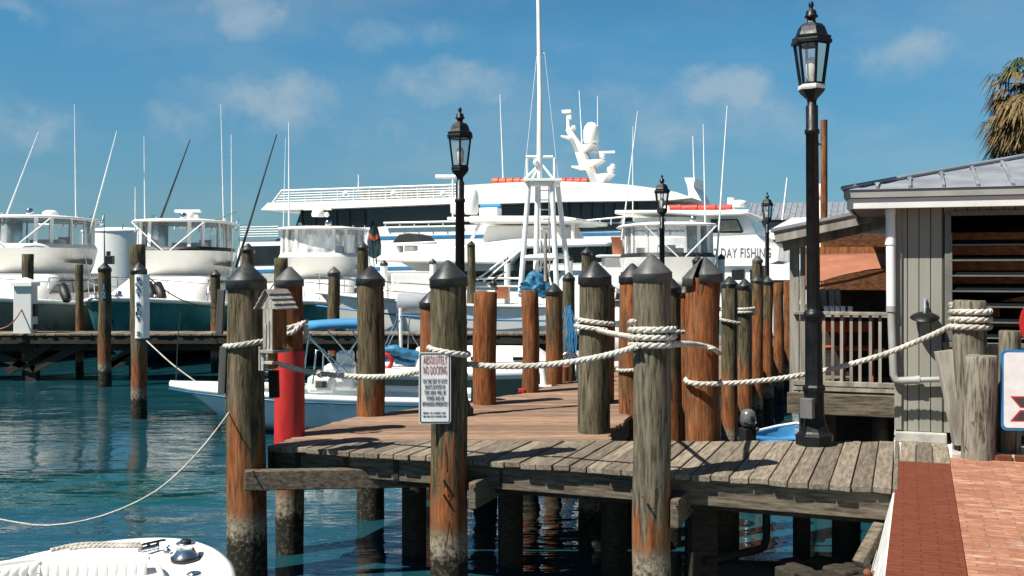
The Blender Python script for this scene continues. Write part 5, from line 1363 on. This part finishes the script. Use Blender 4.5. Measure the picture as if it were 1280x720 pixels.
# --- half day fishing party boat
ff = Fr(880, 44); pb = thing('party_boat', 'white fishing party boat lettered 1/2 DAY FISHING with a red raft on its roof', 'boat', ff.o, ff.rz)
mb = MB(); mb.slab(prof(ff,[(770,300),(884,296),(945,293),(958,306),(974,309),(972,326),(955,332),(770,334)]), 0, 5); mb.build('upper_side', M_['white'], pb)
mb = MB(); mb.slab(prof(ff,[(780,334),(946,331),(946,352),(780,356)]), .15, 4.8); mb.build('cabin', M_['cream'], pb)
mb = MB(); mb.slab(prof(ff,[(745,352),(958,350),(962,330),(1005,331),(990,352),(982,395),(975,440),(745,440)]), -.2, 5.2); mb.build('hull', M_['white'], pb)
mb = MB(); mb.slab(prof(ff,[(790,272),(885,270),(932,268),(946,296),(790,300)]), .3, 4.7); mb.build('wheelhouse', M_['white'], pb)
mb = MB(); mb.slab(prof(ff,[(830,267),(770,268),(770,263),(930,263),(938,267),(930,269),(880,270.5)]), -.25, 5.2); mb.build('roof', M_['white'], pb, bevel=.05)
mb = MB(); mb.slab(prof(ff,[(887,273.5),(893,273.5),(893,291),(887,291)]), .25,.35); mb.slab(prof(ff,[(893,273.5),(921,273),(928,289),(926,291),(893,291)]), .25, .35); split_build(mb, 'window', M_['glass'], pb)
mb = MB(); mb.slab(prof(ff,[(895.5,275.5),(920,275),(925.5,288),(895.5,289)]), .20,.249); mb.build('window_reflection', M_['tan_reflection'], pb)  # tan panel painted as the reflection in the wheelhouse window
mb = MB(); mb.slab(prof(ff,[(914,338),(930,337),(930,352),(914,352)]), .10, .2); mb.slab(prof(ff,[(937,337),(941,337),(941,351),(937,351)]), .10,.2); mb.slab(prof(ff,[(963,350),(990,350),(984,366),(961,366)]), -.25,-.15); split_build(mb, 'doorway', M_['glass'], pb)
mb = MB()
for px, w in ((843,17),(862,20),(884,22),(906,18)):
    mb.tube([ff.v(px-w/2,261,1.2),ff.v(px+w/2,260.3,1.2)], .17, 10)
split_build(mb, 'life_raft', M_['redraft'], pb)
mb = MB(); mb.lathe([(.28,0),(.34,.12),(.30,.26),(.1,.3)], ff.v(924,259,2), 14); mb.build('radar', M_['white'], pb); mb = MB(); mb.lathe([(.16,0),(.16,.5)], ff.v(914,262,2), 10); mb.build('vent', M_['white'], pb); mb = MB(); mb.tube([ff.v(908,263,1),ff.v(936,263,1)], .03, 6); mb.build('roof_rail', M_['tube'], pb)
mb = MB(); mb.ball(ff.v(833,261,1), .16); mb.build('float', M_['white'], pb)
mb = MB(); q0 = ff(902,316); fx, fz = ff(925.5,316.8)
text_mb(mb, '1/2 DAY FISHING', .55, Matrix.Translation((ff(923.5,317)[0],-.012,fz)) @ Matrix.Rotation(R(90),4,'X'), width=2.5, bold=.004); mb.build('lettering', M_['ink_grey'], pb)
mb = MB(); mb.tube([ff.v(885,268,.2),ff.v(885,298,.2)], .03, 6); mb.tube([ff.v(978,275,8),ff.v(984,222,8)], [.05,.03], 6)
split_build(mb, 'antenna', M_['tube'], pb)
# two small white boats right of it
fz_ = Fr(985,52); sb = thing('white_motorboat', 'white motorboat with a domed radar showing above the porch roof', 'boat', fz_.o, fz_.rz)
mb = MB(); mb.slab(prof(fz_,[(975,280),(990,272),(1060,270),(1075,285),(1075,310),(960,312),(940,300)]), 0, 3.5); mb.build('cabin', M_['white'], sb)
mb = MB(); mb.slab(prof(fz_,[(930,312),(1075,310),(1070,380),(940,380)]), -.3, 3.8); mb.build('hull', M_['white'], sb)
mb = MB(); mb.slab(prof(fz_,[(938,300),(1000,299),(1000,304),(938,305)]), -.35, .1); mb.build('window', M_['glass'], sb)
mb = MB(); mb.lathe([(.25,0),(.27,.1),(.26,.45),(.12,.62),(.02,.64)], fz_.v(1024,246,1), 14); mb.lathe([(.16,-1.2),(.2,-.4),(.12,0)], fz_.v(1024,246,1), 12); mb.build('radome', M_['white'], sb)

# --- blue skiff with bimini by the pier
SS = [(-3.1,.05,.86,.62,.4,.55),(-2.6,.42,.83,.25,.5,.45),(-1.8,.78,.78,-.02,.62,.2),(-.6,1.02,.72,-.12,.8,0),(1.0,1.08,.66,-.15,.88,0),(2.6,1.02,.62,-.15,.88,0)]
sk = thing('skiff', 'pale blue open skiff with white gunwale and blue bimini by the pier', 'boat', (P(215,HY,20.6).x+3.1,20.6,0), R(-90+2))
hull_mb(SS).build('hull', M_['bluehull'], sk)
deck_mb(SS[2:],-.28,.02,.16).build('inner_floor', M_['white'], sk)
mb = MB(); mb.loft([[Vector((-b-.02,y,z-.05)),Vector((-b-.03,y,z+.05)),Vector((-max(.0,b-.16),y,z+.06)),Vector((-max(.0,b-.16),y,z-.05))] for y,b,z,*_ in SS]); mb.loft([[Vector((b+.02,y,z-.05)),Vector((b+.03,y,z+.05)),Vector((max(.0,b-.16),y,z+.06)),Vector((max(.0,b-.16),y,z-.05))] for y,b,z,*_ in SS])
deckb = SS[:3]; mb.loft([[Vector((x*b,y,z+.055+.03*(1-x*x))) for x in (-1,-.5,0,.5,1)] for y,b,z,*_ in deckb], False, False, False)
mb.build('gunwale', M_['white'], sk)
mb = MB(); pts = [Vector((s*(b+.035),y,z-.07)) for s in (1,) for y,b,z,*_ in SS]; mb.tube(pts,.02,6); mb.tube([Vector((-p.x,p.y,p.z)) for p in pts],.02,6); mb.build('rub_rail', M_['navy'], sk)
def SP(px,py,Y): return loc_of(sk,P(px,py,Y))
mb = MB(); rows = []
for i in range(7):
    u = i/6; rows.append([SP(383+92*u, 406.5-2*math.sin((u*.9+.05)*math.pi)-3*u+(v*v)*3, 20.6+v*.95) for j, v in ((1,-1),(1,-.5),(1,0),(1,.5),(1,1))])
mb.loft(rows, False, False, False); o = mb.build('bimini', M_['canvas_blue'], sk); so2 = o.modifiers.new('Solidify','SOLIDIFY'); so2.thickness = .15; so2.offset = 0
mb = MB()
for Yk in (19.75,21.4):
    for a, b in (((384,416),(425,466)),((410,414),(468,480)),((384,420),(450,480)),((455,412),(415,474)),((440,412),(475,476)),((378,478),(386,420))):
        mb.tube([SP(*a,Yk),SP(*b,Yk)], .016, 6)
split_build(mb, 'bimini_frame', M_['steel'], sk)
mb = MB(); mb.box(SP(425,470,20.6), (.7,.55,.45)); mb.box(SP(432,455,20.6), (.5,.3,.5)); mb.box(SP(405,478,20.6), (.9,.5,.3)); mb.build('console', M_['white'], sk, bevel=.05)
mb = MB(); mb.box(SP(456,452,20.6), (.5,.08,.4), rx=.3); mb.ball(SP(399,466,20.2), .07); mb.box(SP(402,480,20.2), (.2,.2,.12)); mb.build('seat_back', M_['cap_grey'], sk)
mb = MB(); mb.tube([SP(391,480,20.0),SP(395,438,20.0),SP(405,437,20.0),SP(403,470,20.0)], .018, 6); mb.build('grab_rail', M_['steel'], sk)
mb = MB(); mb.tube([SP(220,475,20.6),SP(222,426,20.6),SP(226,390,20.6)], .010, 5); mb.build('antenna', M_['carbon'], sk)

# --- white day sailer behind
DSs = [(-3.3,.06,.90,.55,.4,.4),(-2.6,.5,.88,.1,.55,.25),(-1.2,.95,.83,-.2,.75,.05),(.6,1.1,.80,-.25,.85,0),(2.6,.9,.80,-.15,.85,0)]
ds = thing('day_sailer', 'small white sailing boat with slotted cabin and blue sail cover', 'boat', (P(600,HY,25).x,25,0), R(90-3))
def QP(px,py,Y): return loc_of(ds,P(px,py,Y))
hull_mb(DSs).build('hull', M_['slate'], ds); deck_mb(DSs,0,.05).build('deck', M_['white'], ds)
mb = MB(); pts = [Vector((b+.0,y,z-.05)) for y,b,z,*_ in DSs]
mb.loft([[Vector((s*(b+.01),y,z-.20)),Vector((s*(b+.03),y,z+.02)),Vector((s*(b-.1 if b > .1 else 0),y,z+.04)),Vector((s*(b-.1 if b > .1 else 0),y,z-.2))] for s in (1,) for y,b,z,*_ in DSs]); mb.loft([[Vector((s*(b+.01),y,z-.20)),Vector((s*(b+.03),y,z+.02)),Vector((s*(b-.1 if b > .1 else 0),y,z+.04)),Vector((s*(b-.1 if b > .1 else 0),y,z-.2))] for s in (-1,) for y,b,z,*_ in DSs]); mb.build('gunwale', M_['white'], ds)
mb = MB(); mb.loft(plan([(.82,-1.9,1.5,.78),(1.15,-1.5,1.5,.70),(1.26,-1.35,1.45,.62)],32,4)); cb = mb.build('cabin', M_['white'], ds)
mb = MB()
for sx in (-1,1):
    for y in (-.95,.0,.85): mb.box((sx*.735,y,1.06), (.03,.30,.07))
split_build(mb, 'window', M_['glass'], cb)
mb = MB(); mb.tube([QP(501,462,25),QP(500,330,25),QP(499,250,25)] if False else [QP(501,462,25),QP(500.5,385,25)], .04, 8); mb.tube([QP(478,440,24.6),QP(560,449,24.8)], .04, 8); mb.build('mast', M_['tube'], ds)
mb = MB(); pts = []; path = catmull([QP(477,441,24.6),QP(490,437,24.6),QP(510,443,24.6),QP(535,446,24.65),QP(562,451,24.7)], .08)
mb.tube(path, [.12+.05*mnoise.noise((i*.9,0,0)) for i in range(len(path))], 9); path = [p+Vector((0.06,.05,-.18)) for p in path]; mb.tube(path, [.09+.06*mnoise.noise((i*1.1,4,0)) for i in range(len(path))], 8); mb.build('sail_cover', M_['tarp'], ds)
mb = MB()
for a, b in (((481,432),(497,395)),((500,395),(523,432)),((497,392),(500,460)),((512,395),(508,460)),((476,452),(500,400)),((645,460),(648,440)),((620,462),(690,456))): mb.tube([QP(*a,24.7),QP(*b,24.7)], .014, 5)
for a, b in (((596,454),(740,450)),((596,458),(740,455))): mb.tube([QP(*a,24.0),QP(*b,24.0)], .010, 5)
split_build(mb, 'lifeline', M_['steel'], ds)
mb = MB(); mb.tube([QP(497,379,25.2),QP(499,379,25.2),QP(528,379,25.2),QP(545,379,25.2)], [.20,.235,.235,.2], 14); mb.build('rolled_canvas', M_['grey_canvas'], ds)
mb = MB(); 
for a in range(12):
    pass
ringp = [QP(481,452,24.3)+Vector((.0,.16*math.cos(k/12*6.283),.16*math.sin(k/12*6.283))) for k in range(13)]
mb.tube(ringp, .05, 8); mb.build('life_ring', M_['sign_red'], ds)
mb = MB(); mb.box(QP(706,432,25.5), (.3,.3,.12)); mb.tube([QP(700,492,24),QP(700,440,24)],.012,5); mb.build('hatch', M_['cream'], ds, bevel=.02)

# things at the pier's far end
mb = MB(); 
for Yk in (17.3,17.75):
    mb.tube(catmull([P(723,482,Yk),P(722,452,Yk),P(717,443,Yk),P(709,441,Yk),P(703,446,Yk),P(702,452,Yk)],.05), .032, 8)
mb.tube([P(722,452,17.3),P(722,452,17.75)], .02, 6); mb.tube([P(722,478,17.3),P(722,478,17.75)], .02, 6)
tag(mb.build('dock_ladder', M_['steel']), 'curved grey steel ladder handrails at the pier edge', 'ladder')
mb = MB(); a = G(707,481); a.y += .6; mb.lathe([(.09,0),(.11,.22),(.115,.24),(.1,.25)], (a.x,a.y,DECK), 14); tag(mb.build('bucket', M_['drum']), 'terracotta coloured bucket by the steel ladder rails', 'bucket')
mb = MB(); a = G(681,483); mb.lathe([(.07,0),(.05,.04),(.05,.30),(.07,.34),(.02,.36)], (a.x-.02,a.y,DECK), 12); mb.box((a.x,a.y,DECK+.01), (.2,.12,.03)); tag(mb.build('mooring_bollard', M_['white']), 'short white bollard at the foot of the slim capped piling', 'bollard')
mb = MB(); a = G(652,491); mb.box((a.x,a.y,DECK+.03), (.09,.1,.06)); tag(mb.build('cleat_block', M_['sign_red'], bevel=.01), 'tiny red block at the foot of the slim flat topped piling', 'block')
mb = MB(); a = P(775,308,38); mb.lathe([(.26,-.3),(.31,.28),(.33,.28),(.33,.34),(.28,.34)], a, 18); tag(mb.build('drum', M_['drum']), 'terracotta drum standing left of the clear curtained cruiser', 'drum')
dsb = None
# small stand so the drum rests on the yacht's aft deck
mb = MB(); mb.box((a.x,a.y,a.z-.34), (1.6,1.4,.08)); mb.box((a.x,a.y,(a.z-.4)/2), (1.2,1.1,a.z-.4)); tag(mb.build('boat_platform', M_['white'], bevel=.03), 'white boxy swim deck under the terracotta drum', 'platform')

# --- near white boat in the corner
nb = thing('bow_rider', 'white boat bow with pleated seats and chrome capstan in the near corner', 'boat', (-2.57,5.9,0), 0)
out_ = []
def nb_edge(inset, z):
    pts = [(-1.15,-2.4),(-1.14,-.6),(-1.08,.5),(-.93,1.15),(-.62,1.68),(-.22,1.95),(.12,1.98),(.42,1.78),(.68,1.35),(.85,.8),(.98,.1),(1.05,-.9),(1.06,-2.4)]
    c = Vector((-.02,-.2)); r = []
    for x, y in pts:
        v = Vector((x,y))-c; L_ = v.length; v = v*(1-inset/L_); r.append(Vector((v.x+c.x, v.y+c.y, z)))
    return [r[0]]+[p for a in range(len(r)-1) for p in seg6(r, a)]
def seg6(r, a):
    q = [r[0]*2-r[1]]+r+[r[-1]*2-r[-2]]; p0,p1,p2,p3 = q[a:a+4]; o = []
    for k in range(1,7):
        t = k/6; o.append(.5*((2*p1)+(-p0+p2)*t+(2*p0-5*p1+4*p2-p3)*t*t+(-p0+3*p1-3*p2+p3)*t**3))
    return o
ZD = 1.015
def rl(specs): return [nb_edge(i,z) for i,z in specs]
mb = MB(); mb.loft(rl([(.55,-.3),(.30,.3),(.10,.75),(.02,ZD-.06)]), False, False, False); mb.build('hull', M_['white'], nb)
mb = MB(); mb.loft(rl([(.02,ZD-.06),(-.02,ZD-.03),(-.01,ZD+.03),(.05,ZD+.055),(.14,ZD+.045),(.20,ZD+.01),(.34,ZD+.0)]), False, False, False); mb.build('gunwale', M_['white'], nb)
e_in = nb_edge(.30, ZD-.002); mb = MB(); mb.add(e_in, [tuple(range(len(e_in)))]); mb.build('deck', M_['white'], nb)
def NP(px,py,z): 
    g_ = G(px,py,z); return g_-nb.location
def cushion(px0, px1, py0, py1, n, name):
    mb = MB(); a0, a1 = NP(px0,py0,ZD+.10), NP(px1,py1,ZD+.10); dx = (a1-a0)/n; bk = Vector((.05,-.45,0))
    for k in range(n):
        rings = []
        for j in range(9):
            q = j/8; x = a0+dx*(k+q); hh = .022*math.sin(q*math.pi)**.5
            prof_ = [(-.12,.02),(-.06,.058),(.0,.062+hh*.4),(.035+hh,.03),(.05+hh,-.06),(.05+hh,-.22),(.02,-.3)]
            rings.append([x+Vector((-.05*u*0,-u,0))*1.0+Vector((0,0,w-.06)) for u, w in prof_])
        mb.loft(rings, False, False, False)
    return mb.build(name, M_['vinyl'], nb)
cushion(53,186,701,697,11,'seat_cushion'); cushion(-60,50,726,703,9,'seat_cushion')
mb = MB(); mb.tube(catmull([NP(-20,708,ZD+.09),NP(52,698,ZD+.1),NP(120,694,ZD+.11),NP(178,694,ZD+.10),NP(194,702,ZD+.08),NP(203,722,ZD+.05)],.06), .018, 8); mb.build('cushion_piping', M_['vinyl'], nb)
# capstan
cp = NP(232,701,ZD)
mb = MB(); mb.lathe([(.095,0),(.10,.01),(.10,.030),(.092,.034)], cp, 28); cps = mb.build('capstan_base', M_['black'], nb)
mb = MB(); mb.lathe([(.088,.034),(.082,.044),(.064,.070),(.057,.092),(.060,.112),(.068,.120),(.062,.127)], cp, 28); mb.build('capstan', M_['steel'], nb)
mb = MB(); mb.lathe([(.036,.122),(.038,.140),(.03,.146),(.005,.148)], cp, 20); mb.build('capstan_top', M_['black'], nb)
mb = MB(); a = NP(180,685,ZD+.05); b = NP(203,680,ZD+.05); d = b-a
mb.tube([a-d*.2+Vector((0,0,.022)),a+Vector((0,0,.027)),b+Vector((0,0,.027)),b+d*.15+Vector((0,0,.022))], .009, 8); mb.tube([a+d*.25-Vector((0,0,.03)),a+d*.25+Vector((0,0,.025))], .012, 8); mb.tube([b-d*.25-Vector((0,0,.03)),b-d*.25+Vector((0,0,.025))], .012, 8); mb.build('cleat', M_['black'], nb)
mb = MB(); mb.tube([a+Vector((-.02,-.03,-.01)),b+Vector((-.03,-.03,-.01))], .022, 8); mb.build('bow_chock', M_['steel'], nb); mb = MB(); mb.lathe([(.025,0),(.03,.03),(.01,.045)], NP(209,693,ZD), 12); mb.build('deck_fitting', M_['steel'], nb); mb = MB(); mb.box(NP(150,693,ZD+.01), (.09,.03,.02)); mb.build('hinge', M_['steel'], nb)
mb = MB(); mb.lathe([(.05,0),(.055,.01),(.04,.02)], NP(243,719,ZD), 16); mb.build('filler_cap', M_['steel'], nb)
mb = MB()
pts = [NP(64,688,ZD+.08)+nb.location,NP(85,683,ZD+.09)+nb.location,NP(110,680,ZD+.10)+nb.location,NP(140,680,ZD+.09)+nb.location,NP(175,680,ZD+.09)+nb.location]
rope_into(mb, pts, .016); rope_into(mb, [p+Vector((.03,-.045,-.005)) for p in pts[1:]], .015)
tag(mb.build('coiled_line', M_['rope']), 'flaked white dock line lying along the near boat bow edge', 'rope')

# --------------------------------------------------- backdrop structures
tk = thing('storage_tank', 'large white cylindrical storage tank beyond the leftmost boats', 'tank', (P(150,HY,82).x,82,0))
r = 2.7; zt = zY(288,82); mb = MB(); mb.lathe([(r,0),(r,zt-.1)], (0,0,0), 40); mb.build('shell', M_['white'], tk)
mb = MB(); mb.lathe([(r+.06,zt-.16),(r+.08,zt-.02),(r*.5,zt+.18),(.05,zt+.25)], (0,0,0), 40); mb.build('roof', M_['white'], tk)
mb = MB(); x = -1.9
for dx in (-.2,.2): mb.tube([Vector((-1.6+dx,-2.4,.5)),Vector((-1.6+dx,-2.4,zt+.3))], .04, 6)
for k in range(14): mb.tube([Vector((-1.8,-2.4,.8+k*.38)),Vector((-1.4,-2.4,.8+k*.38))], .03, 5)
mb.tube([Vector((1.1,-2.5,zt)),Vector((1.1,-2.5,zt+.5)),Vector((.85,-2.5,zt+.55))], .05, 6)
mb.build('ladder', M_['pvc_grey'], tk)
fw = Fr(1000, 66); wh = thing('warehouse', 'long low warehouse with a grey corrugated metal roof behind the boats', 'building', fw.o, fw.rz)
mb = MB(); mb.slab(prof(fw,[(930,277),(1180,275),(1180,340),(930,340)]), .5, 12); mb.slab([(fw(930,340)[0],0),(fw(1180,340)[0],0),(fw(1180,340)[0],3.2),(fw(930,340)[0],3.2)],.5,12); mb.build('wall', M_['siding'], wh)
a, b = fw.v(934,275,0), fw.v(1190,273,0); c2, d2 = fw.v(940,256,6), fw.v(1190,252,6)
mb = MB(); mb.prism([a,b,d2,c2], (0,0,.08)); mb.prism([c2,d2,d2+Vector((0,6,-1.2)),c2+Vector((0,6,-1.2))], (0,0,.08))
L2 = (b-a).length; k = 0
while k*.35 < L2:
    u = k*.35/L2; p, q2 = a+(b-a)*u, c2+(d2-c2)*u; mb.beam(p+Vector((0,0,.10)),q2+Vector((0,0,.10)),.10,.06); k += 1
mb.build('roof', M_['galv'], wh)
up = thing('utility_pole', 'weathered brown wooden pole standing above the porch roof', 'pole', (P(1030,HY,25).x,25,0))
mb = MB(); mb.lathe([(.085,-1),(.078,zY(150,25))], (0,0,0), 14); mb.build('post', M_['pile'], up, color=(2.4,1,0,1))
mb = MB(); mb.tube([Vector((-.16,0,zY(179,25))),Vector((0,0,zY(179,25)))], .04, 8); mb.tube([Vector((-.16,0,zY(177,25))),Vector((-.16,0,zY(182,25)))], .05, 8); mb.build('bracket', M_['galv'], up)

# palm with a skirt of dead fronds
pm = thing('palm_tree', 'shaggy palm with a skirt of dried brown fronds behind the hut', 'palm tree', (P(1312,HY,21).x,21,0))
zc = zY(105,21)
mb = MB(); rg = []
for k in range(14):
    z = 1.0+(zc-1.0)*k/13; rr = .20+.02*math.sin(k*2.1); rg.append((rr,z))
mb.lathe(rg, (0,0,0), 14); mb.build('trunk', M_['trunk'], pm)
rnd = random.Random(11)
def fronds(n, zlo, zhi, droop, ln, name, mat):
    mb = MB()
    for i in range(n):
        az = rnd.uniform(0,6.283); zb = rnd.uniform(zlo,zhi); d0 = Vector((math.cos(az),math.sin(az),0)); el = rnd.uniform(*droop)
        out0 = d0*math.cos(el)+Vector((0,0,math.sin(el))); L_ = rnd.uniform(*ln)
        b0 = Vector((0,0,zb))+d0*.18; b1 = b0+out0*L_*.45-Vector((0,0,.03))
        side = out0.cross(Vector((0,0,1))).normalized(); upv = side.cross(out0).normalized()
        mb.beam(b0,b1,.03,.012)
        for k in range(15):
            a = (k-7)/7*R(58)+rnd.uniform(-.05,.05); dd = (out0*math.cos(a)+side*math.sin(a)).normalized(); l2 = L_*.55*rnd.uniform(.7,1.15)*math.cos(a*.6)
            w = .016+.010*rnd.random(); p1 = b1+dd*l2*.55+upv*rnd.uniform(-.03,.03); p2 = p1+(dd*.6+Vector((0,0,-.75-.3*rnd.random()))).normalized()*l2*.5
            wv = dd.cross(upv).normalized()*w
            mb.add([b1-wv*.5,b1+wv*.5,p1+wv,p1-wv,p2+wv*.15,p2-wv*.15], [(0,1,2,3),(3,2,4,5)])
    mb.build(name, M_[mat], pm)
fronds(210, zY(178,21), zY(92,21), (R(-55),R(12)), (1.05,1.4), 'dead_fronds', 'frond')
fronds(18, zY(105,21), zY(90,21), (R(0),R(50)), (.8,1.1), 'crown', 'green_frond')
